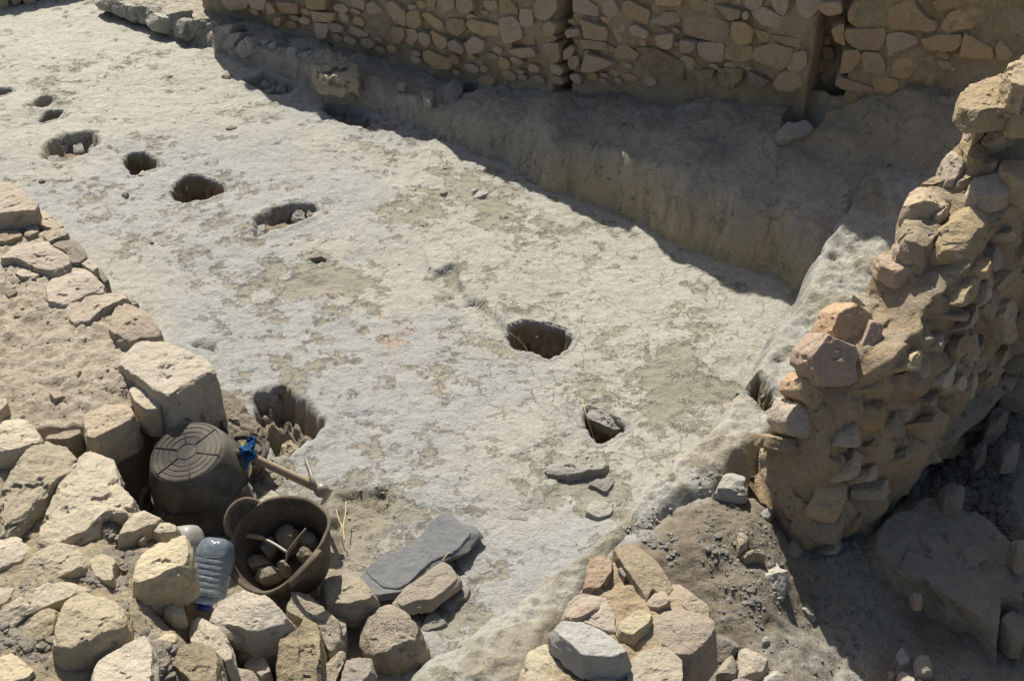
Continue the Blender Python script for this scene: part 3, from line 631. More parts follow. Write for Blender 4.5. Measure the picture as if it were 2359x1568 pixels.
# kerb of upright stones on the front of the bench
kp0, kp1 = at(400, 100, .05)[:2], at(720, 215, .05)[:2]
kd = (kp1-kp0)/np.linalg.norm(kp1-kp0); kn = np.array([kd[1], -kd[0]]); kn = kn if kn[1] < 0 else -kn
def kerb(lst, k, mat='grey', off=.0, thick=.11, **kw):
    nr = np.array([*kn*.9, .35]); nr /= np.linalg.norm(nr)
    for s in lst.split('|'):
        p = P(s.strip(), k); c = p.mean(0); g_ = at(c[0], c[1], .12)
        rock(p, 0, thick, mat, 'kerb_stone', b1, plane=(g_, nr), **{**dict(dome=.14, rough=.06, K=7, cut=.10, grow=1.2), **kw})
kerb('''640,30 700,0 740,0 720,70 660,60 | 750,60 790,15 840,50 830,110 775,100 | 845,120 850,75 930,45 960,55 900,125 870,140 | 900,110 930,60 990,55 1025,105 990,155 920,150 | 985,140 1020,100 1080,125 1075,210 1030,200 | 1080,170 1100,120 1200,85 1185,160 1140,215
| 1150,200 1200,140 1240,155 1230,245 1170,235 | 1240,210 1300,145 1330,145 1315,220 1250,280 | 1310,220 1350,145 1440,155 1445,200 1350,275 | 1440,250 1450,190 1560,175 1540,230 1450,310 | 1480,320 1560,235 1615,235 1560,330 | 1580,340 1640,265 1680,285 1700,350 1640,390
| 1710,340 1720,285 1790,275 1765,335 | 1800,375 1810,305 1850,290 1855,330 1820,390 | 1845,385 1870,325 1930,335 1920,405 1870,405 | 1930,400 1950,335 2000,335 1985,440 1940,450 | 1990,410 2010,360 2060,365 2060,430 2000,460''', 1)
thing_rock('large pale block lit by the sun on the kerb of the shaded bench', 'stone', P('716,148 730,119 752,112 784,127 797,127 824,146 830,172 790,176 735,168'), .235, .13, 'pale', dome=.1, rough=.06, flare=1.02)
tag(rock(P('916,190 930,186 940,192 930,198'), .19, .04, 'grey', 'stone'), 'tiny pale stone lying on the shaded bench beside the niche', 'stone')
tag(rock(P('975,212 990,205 1000,215 992,230 978,226'), .19, .05, 'grey', 'stone'), 'small grey stone on the edge of the shaded bench below the niche', 'stone')
tag(rock(P('1030,235 1035,195 1050,180 1065,190 1068,218 1050,232'), .20, .1, 'grey', 'stone', dome=.1, tilt=(-.5, .8)), 'pointed grey stone standing beside the niche in the shaded bench', 'stone')
# foot of another wall at the far end of the floor
wd = wall_section((-4.9, 8.15), (-2.5, 9.35), [(0, .42), (.8, .38), (1.4, .3), (2.7, .3)], -.1, 'rubble_wall', None, seed=71)
far_wall = bpy.data.objects['rubble_wall.001']; tag(far_wall, 'low stone wall across the far end of the pale floor', 'wall')
nr = np.array([*wd[2], .1]); nr /= np.linalg.norm(nr)
for s in '-60,0 60,10 60,60 0,110 -60,110 | 70,-20 150,-20 140,20 90,50 | 150,-20 250,-20 245,35 200,45 160,25 | 260,-20 340,-20 350,40 290,50 | 120,50 150,40 175,60 160,90 130,90'.split('|'):
    rock(P(s, 1), 0, .13, 'pink', 'stone', far_wall, plane=(np.array([*(wd[0]+wd[2]*.05), .2]), nr), dome=.1)

# ---------------------------------------------------------------- ruined wall on the right: sunlit broken top, shaded outer face
NO = np.array([.86, -.51])
SEC = [((1745, 1050, .16), (1790, 1115, .15), (1835, 1180)), ((1785, 1000, .27), (1850, 1085, .24), (1890, 1205)), ((1800, 930, .41), (1885, 1010, .38), (1950, 1217)), ((1825, 880, .50), (1925, 945, .49), (2010, 1175)),
       ((1880, 800, .63), (1985, 855, .61), (2060, 1120)), ((1925, 740, .71), (2040, 800, .69), (2090, 1060)), ((2020, 660, .75), (2115, 745, .73), (2115, 985)), ((2025, 590, .84), (2180, 660, .82), (2160, 910)),
       ((2085, 500, .92), (2240, 585, .9), (2250, 835)), ((2105, 440, 1.0), (2290, 480, .96), (2330, 720)), ((2185, 365, 1.06), (2345, 440, 1.02), (2430, 640)), ((2215, 260, 1.15), (2420, 340, 1.12), (2540, 540)), ((2262, 175, 1.3), (2500, 230, 1.3), (2680, 420)), ((2420, 60, 1.45), (2660, 110, 1.45), (2850, 300))]
cs = []
for a, b, o in SEC:
    T1, T2 = at(*a), at(*b)
    d_ = ray(*o); pT = np.array([*(T2[:2]+NO*.07), 0]); n3_ = np.array([*NO, 0])
    Of = O+d_*(((pT-O)@n3_)/(d_@n3_)); zo = np.clip(Of[2], -.25, .35)
    Of = np.array([*(T2[:2]+NO*.08), zo]); I = np.array([*(T1[:2]-NO*.05), -.02])
    cs.append((I, T1-[0, 0, .05], T2-[0, 0, .04], Of))
cs = np.array(cs); print('rw foot', cs[:, 3].round(2).tolist())
tt = np.linspace(0, len(cs)-1, 150); i0 = np.minimum(tt.astype(int), len(cs)-2); fr = (tt-i0)[:, None, None]
CS = cs[i0]*(1-fr)+cs[i0+1]*fr
rows = []
for k in range(150):
    I, T1, T2, Of = CS[k]; Ob = Of-[0, 0, .3]
    seg = [I+(T1-I)*t for t in np.linspace(0, 1, 8, endpoint=False)]+[T1+(T2-T1)*t for t in np.linspace(0, 1, 16, endpoint=False)]+[T2+(Of-T2)*t for t in np.linspace(0, 1, 40, endpoint=False)]+[Of+(Ob-Of)*t for t in np.linspace(0, 1, 12)]
    rows.append(seg)
V = np.array(rows); nk, mk = V.shape[:2]; V = V.reshape(-1, 3)
a = fbm(V, 4.5, 5, .6, 81); b = fbm(V, 14, 4, .65, 82)
V = V+np.c_[NO[0]*(a*.045+b*.022), NO[1]*(a*.045+b*.022), a*.022+b*.012]
ii = np.arange(nk*mk).reshape(nk, mk)
Q = np.stack([ii[:-1, :-1], ii[:-1, 1:], ii[1:, 1:], ii[1:, :-1]], -1).reshape(-1, 4).tolist()+[list(ii[0][::-1]), list(ii[-1])]
tn = mixc((.43, .33, .215), (.49, .38, .25), sst(-.3, .3, a)); tn = mixc(tn, (.40, .345, .265), sst(-.1, .3, b)*.6)
px_n = np.clip((tt/5).repeat(mk), 0, 1); tn = mixc(tn, (.50, .34, .21), (1-px_n)*.55*sst(-.3, .3, fbm(V, 7, 3, .6, 84)))
rw = mesh_obj('ruined_wall', V, Q, M_MORTAR, None, True, tint=tn)
tag(rw, 'ruined stone wall stub with sunlit broken top and shaded outer face, beside the rubble trench', 'wall')
def rs_(s, k, z, th, mat='right', name='stone', **kw):
    return rock(P(s, k), z, th, mat, name, rw, **{**dict(rough=.038, K=9, cut=.12, dome=.09, grow=1.05), **kw})
rs_('1890,640 1990,560 2130,490 2250,560 2330,570 2330,700 2220,745 1960,770 1895,710', 3, 1.30, .07, dome=.06, tilt=(.03, .12))
rs_('1945,770 2140,775 2100,830 2000,880 1950,840', 3, 1.16, .18)
rs_('2190,470 2240,410 2340,360 2340,560 2240,540', 3, 1.40, .14)
rs_('2220,740 2240,690 2340,640 2340,780 2230,795', 3, 1.27, .08)
rs_('1890,950 1960,900 2080,980 2090,1050 1980,1055 1900,1000', 3, 1.10, .09)
rs_('1805,1040 1850,985 1940,1010 1950,1090 1870,1190 1810,1185', 3, 1.06, .12, tilt=(0, .3), dome=.2)
rs_('2030,945 2130,850 2200,920 2060,965', 3, 1.13, .07, tilt=(.2, .3))
rs_('2155,840 2210,790 2310,820 2290,870 2160,880', 3, 1.15, .07)
rs_('2030,1090 2080,1040 2150,1070 2140,1110 2060,1112', 3, 1.07, .06)
rs_('1880,1200 1940,1120 2050,1110 2120,1150 2000,1182', 3, 1.03, .07)
rs_('1945,1240 1990,1195 2240,1190 2260,1260 2150,1310 2060,1310 1960,1280', 3, 1.03, .11, tilt=(.05, .05))
rs_('2150,1130 2180,1070 2340,1080 2340,1230 2220,1190', 3, 1.07, .10)
rs_('1510,1380 1550,1280 1640,1230 1790,1290 1850,1292 1780,1390 1640,1400', 3, .99, .10, dome=.2)
rs_('1640,1222 1740,1190 1850,1222 1790,1252', 3, .98, .06)
rs_('2075,507 2081,479 2126,476 2163,503 2167,530 2130,560 2085,545', 0, .94, .12, dome=.2, tilt=(0, .15))
rs_('1750,1500 1860,1390 1980,1350 2090,1390 2080,1470 2000,1568 1800,1568', 3, .96, .12, dome=.22)
rs_('1710,1450 1770,1375 1810,1400 1760,1452', 3, .97, .07)
rs_('1445,150 1500,60 1560,110 1640,150 1600,172 1480,190', 6, .87, .10)
rs_('1475,180 1500,160 1580,180 1650,190 1630,235 1510,220', 6, .86, .07)
rs_('1340,210 1390,178 1500,210 1620,262 1560,290 1460,305 1350,265', 6, .83, .07, 'rust', dome=.08)
rs_('1700,150 1800,80 1830,62 1985,95 1990,140 1900,180 1760,170', 6, .90, .13, dome=.12, tilt=(.05, .1))
rs_('1560,330 1580,290 1690,268 1910,298 1890,390 1800,490 1690,440 1600,420', 6, 0.785, .12, tilt=(-.35, .95), dome=.08, K=6)
rs_('1480,500 1520,478 1600,560 1790,600 1690,670 1600,620', 6, .68, .08, dome=.1, tilt=(-.2, .3))
rs_('1165,490 1230,460 1330,500 1400,640 1340,660 1260,560', 6, .68, .07, 'pale', dome=.1)
rs_('1000,1350 1180,1280 1265,1310 1200,1395 1050,1390', 6, 0.34, .09, 'dark', tilt=(-.1, .2), dome=.08)
for o_, z_, m_ in [('1070,600 1190,530 1300,620 1290,660 1225,820 1020,745', .71, 'rust'), ('1300,640 1370,660 1380,740 1300,855 1225,830 1280,700', .69, 'rust'), ('900,870 1000,740 1110,800 1230,850 1180,940 1190,1050 1140,1080 970,1090 890,950', .64, 'rust'), ('820,1070 880,1010 970,1090 1050,1120 1060,1190 1010,1280 900,1240 800,1140', .50, 'rust'),
                   ('735,1270 790,1200 880,1260 1000,1330 1010,1420 870,1450 740,1420 715,1340', .40, 'right'), ('1270,1200 1540,1195 1610,1230 1560,1330 1450,1330 1300,1240', .40, 'right'), ('1430,970 1650,870 1700,900 1690,1020 1600,1090 1470,1060', .56, 'right'), ('1490,720 1590,690 1620,760 1600,850 1510,810', .66, 'right'), ('1180,1080 1280,1010 1420,1050 1440,1150 1300,1190 1200,1160', .50, 'right'), ('640,1440 760,1450 900,1470 1000,1450 980,1540 800,1560 640,1520', .30, 'right')]:
    rs_(o_, 6, z_, .16, m_, tilt=(-.4, 1.5), dome=.07, flare=1.05)
rs_('540,1500 600,1470 660,1500 640,1568 550,1568', 6, .10, .10, 'pink')
rs_('760,240 870,190 1000,230 1140,300 1060,340 900,330 800,300', 9, .05, .10, 'right', dome=.1)
rs_('990,30 1200,60 1250,130 1120,240 1050,160', 9, .12, .09, tilt=(-.5, .7))
# stones showing in the outer face
rs = np.random.RandomState(12)
got = []
for _ in range(2600):
    if len(got) >= 62: break
    q = rs.uniform(2.6, 12.4); t = rs.uniform(.10, .97); k0 = int(q); f_ = q-k0; c_ = cs[k0]*(1-f_)+cs[k0+1]*f_
    pc = c_[2]+(c_[3]-c_[2])*t; rx = rs.uniform(.05, .115); ry = rx*rs.uniform(.42, .75)
    if any(np.hypot(np.linalg.norm(pc[:2]-g[0][:2])/(rx+g[1]), (pc[2]-g[0][2])/(ry+g[2])) < .93 for g in got): continue
    got.append((pc, rx, ry))
    along = cs[k0+1][2]-cs[k0][2]; along = np.array([along[0], along[1], along[2]*.3]); along /= np.linalg.norm(along)
    nn = np.array([*NO, rs.uniform(.05, .5)])+rs.normal(size=3)*.14; nn /= np.linalg.norm(nn)
    an = rs.uniform(-.35, .35); a_ = along*math.cos(an)+np.array([0, 0, 1])*math.sin(an); b_ = np.cross(nn, a_)
    uv = pebble_geo(1, rs.randint(9999), 7)*[rx, ry]; pc = pc+nn*rs.uniform(.025, .06)
    rock(None, 0, .12, 'rust' if rs.rand() < .15 else 'right', 'stone', rw, plane=(pc, nn), pts=pc+uv[:, :1]*a_+uv[:, 1:]*b_, dome=.10, rough=.04, K=6, flare=1.1)

# ---------------------------------------------------------------- mud and stone wall top on the left
def t_mud(X, Y, d, t, a2, a3, hh):
    c = mixc((.47, .40, .305), (.52, .45, .345), sst(-.3, .3, a2+a3*.4))
    return mixc(c, (.43, .345, .22), sst(-.05, .01, d)*.8)
eT = [(-160, 360, .46), (30, 425, .45), (95, 475, .44), (155, 535, .44), (205, 595, .43), (248, 648, .43), (303, 695, .43), (362, 757, .43), (385, 785, .42), (440, 800, .42), (498, 845, .41), (500, 890, .4), (470, 915, .40), (400, 935, .38), (345, 925, .37), (310, 955, .36), (250, 985, .35), (190, 1000, .35), (100, 1005, .35), (0, 1010, .36), (-160, 1010, .38)]
lw = mound('ruined_wall', eT, [(100, 700, .42), (200, 850, .39), (60, 900, .38), (300, 850, .39), (0, 600, .44)], t_mud, M_EARTH, w_in=.05, wob=.015, seed=91, rough=(.024, .015), low=-.05)
tag(lw, 'ruined wall seen from above, stones set in a pale pinkish mud top, at the left edge', 'wall')
def ls(s, k, z, th=.14, mat='pink', **kw): return rock(P(s, k), z, th, mat, 'stone', lw, **{**dict(rough=.03, K=6, cut=.06, dome=.035, grow=1.05, flare=1.08), **kw})
ls('-60,1240 90,1235 150,1290 250,1360 240,1400 100,1425 -60,1430', 1, .55, .20, flare=1.05)
ls('240,1510 270,1410 400,1480 425,1520 330,1535', 1, .47)
ls('-40,45 130,40 150,75 40,105 -40,105', 4, .47)
ls('160,65 190,10 260,0 255,45 200,72', 4, .47)
ls('290,70 370,5 430,20 465,60 380,85 330,110', 4, .47)
ls('5,225 90,140 250,80 330,110 360,150 460,205 460,245 380,295 240,275 130,225', 4, .48, .16)
ls('350,130 410,95 490,90 560,150 590,210 530,255 475,245 445,180', 4, .46, .14, 'dust')
ls('530,250 580,220 640,250 665,290 630,315', 4, .45)
ls('310,400 400,290 470,265 570,290 700,390 700,430 600,440 440,520 330,520', 4, .45, dome=.06)
ls('100,325 160,280 280,320 250,348 150,352', 4, .45)
ls('460,600 560,500 700,440 830,440 850,485 700,570 610,640 520,650', 4, .45, dome=.08)
ls('740,700 760,580 840,510 960,560 1070,670 1060,715 940,735 870,765 800,755', 4, .45, .15, dome=.08)
ls('800,900 830,850 930,780 1120,770 1250,830 1380,890 1450,980 1340,1030 1160,1165 1030,1100 960,1040 850,960', 4, .45, .30, 'bright', dome=.05, K=7, cut=.09, n=110)
ls('870,1110 920,1100 1090,1190 1070,1230 990,1240 910,1190', 4, .40, .13, 'cream')
ls('560,1290 700,1210 860,1215 910,1260 870,1310 650,1430 590,1420', 4, .40, .15, dome=.06)
ls('300,1425 420,1400 540,1375 540,1400 460,1450 320,1445', 4, .37, .12)
ls('30,460 80,415 120,450 60,485', 4, .425, .05, 'dust')
ls('-30,1180 40,1165 50,1210 -30,1280', 4, .42, .08)
ls('330,1130 380,1125 440,1155 370,1180', 4, .385, .05)
ls('400,930 440,915 480,955 430,965', 4, .39, .04)
ls('640,310 680,290 735,370 700,385', 4, .41, .08, 'dust')
ls('830,460 870,490 940,530 900,545', 4, .41, .07, 'dust')
# mud fallen against its foot, beside the pit
ls('1470,1085 1560,1120 1640,1200 1720,1300 1830,1480 1800,1568 1650,1568 1560,1440 1480,1280', 4, .20, .22, 'dust', tilt=(-.55, .35), dome=.04, K=5, cut=.06)

# ---------------------------------------------------------------- bank of rubble at the near left
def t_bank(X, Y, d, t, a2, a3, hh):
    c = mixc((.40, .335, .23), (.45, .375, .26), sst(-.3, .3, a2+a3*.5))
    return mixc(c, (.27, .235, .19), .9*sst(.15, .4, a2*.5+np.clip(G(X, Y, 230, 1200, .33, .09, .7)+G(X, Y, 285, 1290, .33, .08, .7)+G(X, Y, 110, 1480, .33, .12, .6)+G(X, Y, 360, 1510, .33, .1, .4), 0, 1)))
eB = [(-180, 960, .36), (0, 985, .36), (60, 1000, .34), (185, 1035, .32), (262, 1062, .31), (305, 1140, .30), (345, 1190, .29), (425, 1210, .30), (440, 1260, .3), (425, 1320, .3), (412, 1365, .28), (440, 1410, .26), (520, 1480, .24), (545, 1530, .22), (600, 1568, .2), (640, 1680, .2), (-180, 1720, .38)]
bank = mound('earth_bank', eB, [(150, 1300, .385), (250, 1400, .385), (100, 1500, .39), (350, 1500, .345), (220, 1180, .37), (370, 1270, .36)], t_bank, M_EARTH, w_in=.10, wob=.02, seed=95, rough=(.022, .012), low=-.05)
tag(bank, 'bank of yellowish earth carrying a heap of loose limestone blocks, near left', 'bank', kind='structure')
HB = 'limestone blocks heaped on the near left bank'
def fs(label, s, k, z, th=.14, mat='cream', name='limestone_block', group=HB, **kw):
    return thing_rock(label, 'stone', P(s, k), z, th, mat, name, group=group, **{**dict(rough=.035, K=10, cut=.10, dome=.09, grow=1.06), **kw})
fs('long flat cream slab below the pinkish wall top, left of the wedge shaped block', '10,1193 5,1120 60,1025 100,1008 150,1018 178,1045 172,1065 140,1092 100,1130 50,1172', 0, .42, .10, dome=.06)
fs('cream block at the very left edge, above the long flat slab', '-30,976 44,956 68,970 95,1003 60,1018 20,1035 -30,1030', 0, .42, .13)
fs('large wedge shaped cream block pointing at the upturned bucket', '600,10 760,60 770,120 800,230 905,335 850,395 895,425 720,425 650,480 560,560 430,600 265,585 290,470 400,240 460,110 560,40', 7, .40, .13, dome=.07, n=110)
fs('thin pointed cream flake below the upturned bucket', '805,575 900,420 960,405 1090,445 1060,475 990,505 900,550', 7, .38, .07)
fs('small squarish cream stone behind the partly hidden bottle', '1020,530 1060,470 1190,500 1190,540 1100,565', 7, .36, .07)
fs('rounded cream block overhanging the two plastic bottles', '895,900 900,780 930,690 1060,600 1250,545 1290,640 1282,740 1240,800 1100,850', 7, .42, .16, dome=.1, grow=1.0)
fs('blocky cream stone with a gravelly hollow to its right, above the long narrow stone', '110,880 150,770 260,680 370,620 490,640 560,730 550,800 450,840 280,890', 7, .40, .14, tilt=(.1, .25))
fs('long narrow cream stone with a shaded front, at the left edge', '-20,1130 60,1050 200,930 330,870 430,890 510,940 440,1020 350,1040 160,1120 30,1240 -20,1250', 7, .42, .12, tilt=(0, .3))
fs('upright cream stone squeezed between the long narrow stone and the biggest block', '155,1200 220,1110 320,1050 375,1090 370,1200 330,1260 220,1290 150,1285', 7, .42, .12, tilt=(0, .3))
fs('biggest cream block of the near left heap, with a broad shaded front face', '355,1290 400,1130 480,980 560,930 690,940 800,990 830,1130 740,1200 640,1260 430,1330', 7, .46, .20, dome=.12, n=100)
fs('smooth pale cream slab cut by the bottom edge, below the biggest block', '640,1480 690,1400 980,1250 1020,1350 1010,1600 640,1600', 7, .40, .10, 'cream', dome=.06, K=6)
fs('small flattish cream stone right above the smooth bottom slab', '1030,1300 1100,1240 1200,1240 1190,1295 1060,1315', 7, .34, .07)
fs('rough crumbling cream block at the bottom, right of the smooth slab', '1170,1360 1330,1290 1450,1330 1480,1450 1450,1600 1280,1600 1270,1520 1170,1450', 7, .34, .14, 'porous')
fs('long curved ochre stone running down the edge of the bank', '1260,1160 1330,1090 1480,1180 1555,1290 1560,1400 1530,1430 1400,1330 1290,1260', 7, .27, .14, 'cream', dome=.2)
fs('pale angular block with a dark shaded front, right below the clear bottle', '1420,1110 1470,990 1660,920 1780,960 1935,1095 1860,1160 1700,1190 1500,1150', 7, .25, .20, 'pale', dome=.1)
fs('thin round cream stone leaning on the pale angular block', '1450,1200 1480,1145 1590,1150 1655,1215 1650,1290 1590,1305', 7, .22, .06, 'cream', tilt=(-.2, .6))
fs('small crumbly grey stone under the thin round one', '1590,1325 1660,1290 1730,1340 1700,1390 1610,1380', 7, .14, .08, 'dust')
fs('small pale stone between the grey crumbly stone and the porous upright block', '1640,1440 1740,1350 1810,1420 1830,1490 1780,1530', 7, .13, .09, 'pale')
fs('tall porous upright block at the bottom, in the dark gap right of the heap', '1875,1430 1900,1280 2020,1170 2060,1050 2140,1130 2160,1250 2160,1470 2110,1590 1880,1590', 7, .20, .20, 'porous', dome=.1)
fs('broken pale block just right of the pale angular block', '1960,1130 1955,1000 2100,990 2200,1060 2300,1130 2306,1220 2220,1300 2150,1180', 7, .14, .14, 'pale', dome=.18)
fs('thin pale slab leaning up from the bottom edge, right of the porous upright block', '735,1575 748,1531 784,1497 803,1500 784,1540 765,1580', 0, .10, .10, 'pale', tilt=(-.3, .2))
fs('wide cream stone in the bottom left corner', '-30,1400 60,1350 230,1490 180,1540 40,1600 -30,1600', 7, .41, .12)
fs('small knobbly cream stone left of the gravel run, near the heap middle', '600,740 670,690 790,720 760,800 770,890 700,875 640,840', 7, .38, .09)
fs('weathered lumpy stone at the left edge above the blocky one', '-30,650 -30,565 100,560 200,640 150,730 -30,790', 7, .38, .12, 'cream')
fs('reddish crumbly stone at the bottom edge right of the rough block', '1480,1490 1530,1440 1700,1490 1780,1600 1480,1600', 7, .18, .12, 'pink')
fs('little grey stone in the gravel behind the rounded block', '910,570 950,555 985,595 940,625', 7, .35, .05, 'dust')
fs('cream stone at the left edge below the weathered lumpy one', '-30,930 100,930 60,1010 -30,1060', 7, .38, .1)
fs('tiny cream stone on the bare earth below the bottle neck', '1110,1090 1140,1040 1250,1070 1240,1110 1160,1125', 7, .31, .06)
fs('small brown cobble in the shadow under the basket of stones', '2040,905 2070,870 2140,870 2145,900 2090,930', 7, .05, .08, 'dust')
fs('flat pale stone in the dark gap beside the tall porous block', '1650,1130 1750,1100 1800,1150 1720,1190', 7, .08, .07, 'pale')

# ---------------------------------------------------------------- slabs and stones on the floor in the middle
FG = None
def es(label, s, k, z, th, mat, name='stone', **kw): return fs(label, s, k, z, th, mat, name, None, **{'grow': 1.0, **kw})
es('long smooth blue grey slate slab with a notched edge', '165,800 200,760 330,690 470,640 555,580 600,510 690,432 800,500 840,522 888,545 885,575 800,670 740,700 620,755 540,825 470,890 390,930 290,920 195,845', 8, 0.055, 0.035, 'blue', 'slate_slab', dome=.02, rough=.010, K=2, cut=.03, n=110, tilt=(0, .04))
es('rough tan slab lying against the lower end of the slate slab', '375,1010 480,900 600,810 690,745 740,770 800,840 790,875 700,955 620,1010 520,1015 410,1050', 8, 0.06, 0.045, 'dust', 'flat_slab', dome=.03, rough=.016, K=4, cut=.05)
es('flat pale stone with a broken front, between the bucket of stones and the slate slab', '742,1330 760,1318 815,1317 838,1340 866,1371 850,1385 804,1392 750,1385', 0, .12, .10, 'pale', dome=.06)
es('rounded porous stone below the tan slab', '155,1160 165,1110 240,1040 340,1022 450,1090 540,1220 510,1290 370,1330 210,1320 155,1230', 8, 0.1, .12, 'porous', dome=.16)
es('pale stone behind the pick head, above the basket of stones', '942,666 1000,620 1060,600 1120,640 1140,670 1040,690 960,690', 10, .14, .10, 'pale')
es('flat grey stone bedded in the floor below the right hand post hole', '1090,420 1130,320 1270,205 1330,235 1400,340 1385,420 1320,450 1240,485 1100,455', 8, 0.004, .08, 'floor', 'floor_stone', dome=.05, rough=.02)
es('grey stone with a dark broken corner, just below the hole holding a fallen stone', '1380,120 1420,80 1620,30 1780,10 1815,90 1770,130 1620,155 1520,170 1400,150', 8, 0.03, .10, 'floor', 'floor_stone', dome=.06)
es('small grey wedge at the foot of the plaster bench', '1680,235 1720,190 1860,170 1860,220 1800,290 1720,250', 8, 0.012, 0.04, 'floor', dome=.1)
es('broad reddish grey slab flush with the floor, right of the slate slab', '770,720 880,600 960,500 1040,452 1110,490 1180,580 1270,600 1280,680 1200,760 1050,830 900,880 800,840', 8, -.012, .06, 'floor', 'floor_slab', dome=.02, rough=.016)
es('low pale stone sunk in the dust below the tan slab', '540,1180 620,1080 720,1160 660,1205 560,1225', 8, -0.005, 0.04, 'floor', dome=.1)
es('pale stone sunk in the floor right of the tan slab', '730,960 820,895 880,930 860,1000 780,1010', 8, 0.0, .06, 'floor', dome=.08)
es('brownish stone cut by the bottom edge, left of the plaster bench', '10,1450 40,1400 210,1375 220,1480 130,1600 -10,1600', 8, 0.09, .12, 'dust', dome=.1)
es('pale stone at the bottom left of the porous rounded stone', '-20,1130 0,1100 35,1130 40,1250 -20,1290', 8, 0.07, .1, 'pale')
es('grey stone with a sharp dark end, set in the crest of the plaster bench', '1655,420 1690,350 1800,330 1850,380 1830,430 1740,460', 8, 0.03, 0.05, 'grey', dome=.1)
es('crumbly lump of yellowish earth standing in the large pit behind the pick', '1130,250 1180,190 1240,230 1270,300 1200,350 1120,330', 10, -.05, .16, 'porous', 'earth_lump', dome=.25, rough=.08)
es('smaller crumbly earth lump at the lower end of the large pit', '1050,180 1110,140 1150,200 1120,260 1060,250', 10, -.09, .10, 'porous', 'earth_lump', dome=.25, rough=.08)
for lab, s, z in [('rough lump at the left end of the long rubble edged trench', '575,525 583,508 600,515 603,535 590,543', .01), ('rough lump on the far edge of the long trench, nearest its right end', '672,478 685,466 698,475 695,492 680,492', .012), ('small rough lump on the far edge of the long trench, left of the other', '640,490 652,482 662,490 655,503 643,502', -.01), ('rough lump at the right end of the long rubble edged trench', '706,478 722,470 735,480 730,494 712,492', .01)]:
    es(lab, s, 0, z-.035, .03, 'floor', dome=.2, rough=.07, flare=1.5)
# fallen stone inside the right hand post hole
es('smooth rounded stone slumped into the small dark hole of the floor', '1650,1258 1690,1232 1770,1240 1950,1332 1935,1370 1860,1390 1780,1358 1680,1305', 5, -.015, .07, 'grey', 'fallen_stone', dome=.1, tilt=(-.1, .5), flare=1.0)
for lab, s, k, z, th, m_ in [('pale stone inside the rubble filled hollow, right hand piece', '590,1010 650,935 690,980 680,1000 620,1030', 1, -.035, .05, 'grey'), ('peaked pale stone standing in the rubble filled hollow', '490,985 520,935 560,975 560,1000 500,1005', 1, -.035, .045, 'grey'), ('small pale stone at the upper edge of the rubble filled hollow', '400,965 430,945 455,965 450,985 410,985', 1, -.03, .06, 'grey'),
      ('pale stone at the lower left of the rubble filled hollow', '290,1090 320,1040 400,1055 430,1100 340,1115', 1, -.015, .06, 'grey'), ('pale pebble on the lip of the steep sided hole', '935,1185 960,1155 1010,1160 1000,1190', 1, .012, .03, 'grey'), ('rounded stone at the bottom of the largest left hand hole', '1190,1350 1200,1300 1260,1310 1280,1370 1230,1378', 1, -.16, .1, 'dust')]:
    es(lab, s, k, z, th, m_, dome=.12)
for lab, s, k, m_, z in [('black pebble pair on the dusty patch of the floor', '2205,460 2230,435 2290,470 2290,495 2230,480', 4, 'dark', .03), ('thin grey flake standing on the floor above the dusty patch', '2085,220 2150,188 2190,215 2140,225', 4, 'dark', .03), ('flat white chip lying nearest the shadow edge on the cracked plaster', '880,1290 910,1268 930,1275 895,1300', 2, 'grey', .03),
      ('larger flat white chip by the shadow edge on the cracked plaster', '915,1320 950,1285 1000,1290 985,1320 940,1330', 2, 'grey', .03), ('thin grey chip left of the white chips on the floor', '450,1285 470,1268 510,1275 500,1290', 2, 'grey', .03), ('grey lump beside the dusty patch on the cracked plaster', '670,1290 690,1272 725,1285 715,1305 680,1305', 2, 'grey', .03), ('grey lump low on the cracked plaster patch', '1075,1450 1110,1435 1130,1455 1100,1475', 2, 'grey', .02),
      ('small dark stone on the floor beside the left wall top', '1010,112 1025,100 1040,112 1025,125', 4, 'dark', .03), ('little dark stone between the hollows on the far floor', '1500,510 1535,485 1570,500 1540,515', 1, 'dark', .03), ('tiny dark stone on the floor left of the kerb', '1130,515 1150,500 1165,512 1145,525', 1, 'dark', .03), ('dark chip beside the shallow dished hollow', '1525,865 1560,840 1610,855 1560,875', 1, 'dark', .03),
      ('small dark stone left of the largest left hand hole', '825,1310 845,1298 870,1305 850,1320', 1, 'dark', .025), ('dark flake on the floor below the steep sided hole', '255,1220 280,1213 300,1220 275,1230', 1, 'dark', .02)]:
    c_ = at(*P(s, k).mean(0), 0); es(lab, s, k, float(ground_z(*c_[:2]))+(.02 if 'standing' in lab else .013), .02, m_, dome=.12, flare=1.3)

# ---------------------------------------------------------------- remnant of a wall at the bottom, stones set in mud
def t_rem(X, Y, d, t, a2, a3, hh):
    return mixc((.44, .345, .22), (.50, .405, .28), sst(-.3, .3, a2+a3*.4))
eM = [(1350, 1330, .2), (1395, 1265, .22), (1450, 1258, .22), (1490, 1270, .22), (1550, 1330, .22), (1605, 1370, .2), (1640, 1420, .18), (1632, 1480, .18), (1590, 1520, .2), (1620, 1600, .22), (1560, 1680, .2), (1220, 1680, .2), (1215, 1560, .2), (1235, 1490, .2), (1280, 1440, .2), (1300, 1380, .2)]
rem = mound('wall_remnant', eM, [(1420, 1400, .22), (1480, 1440, .22), (1450, 1540, .22)], t_rem, M_EARTH, w_in=.05, wob=.012, seed=101, rough=(.016, .012), low=-.1)
tag(rem, 'isolated stump of wall, orange cream stones set in mud, at the bottom edge', 'wall')
def ms(s, k, z, th=.16, mat='cream', **kw): return rock(P(s, k), z, th, mat, 'stone', rem, **{**dict(rough=.03, K=9, cut=.10, dome=.06, grow=1.06), **kw})
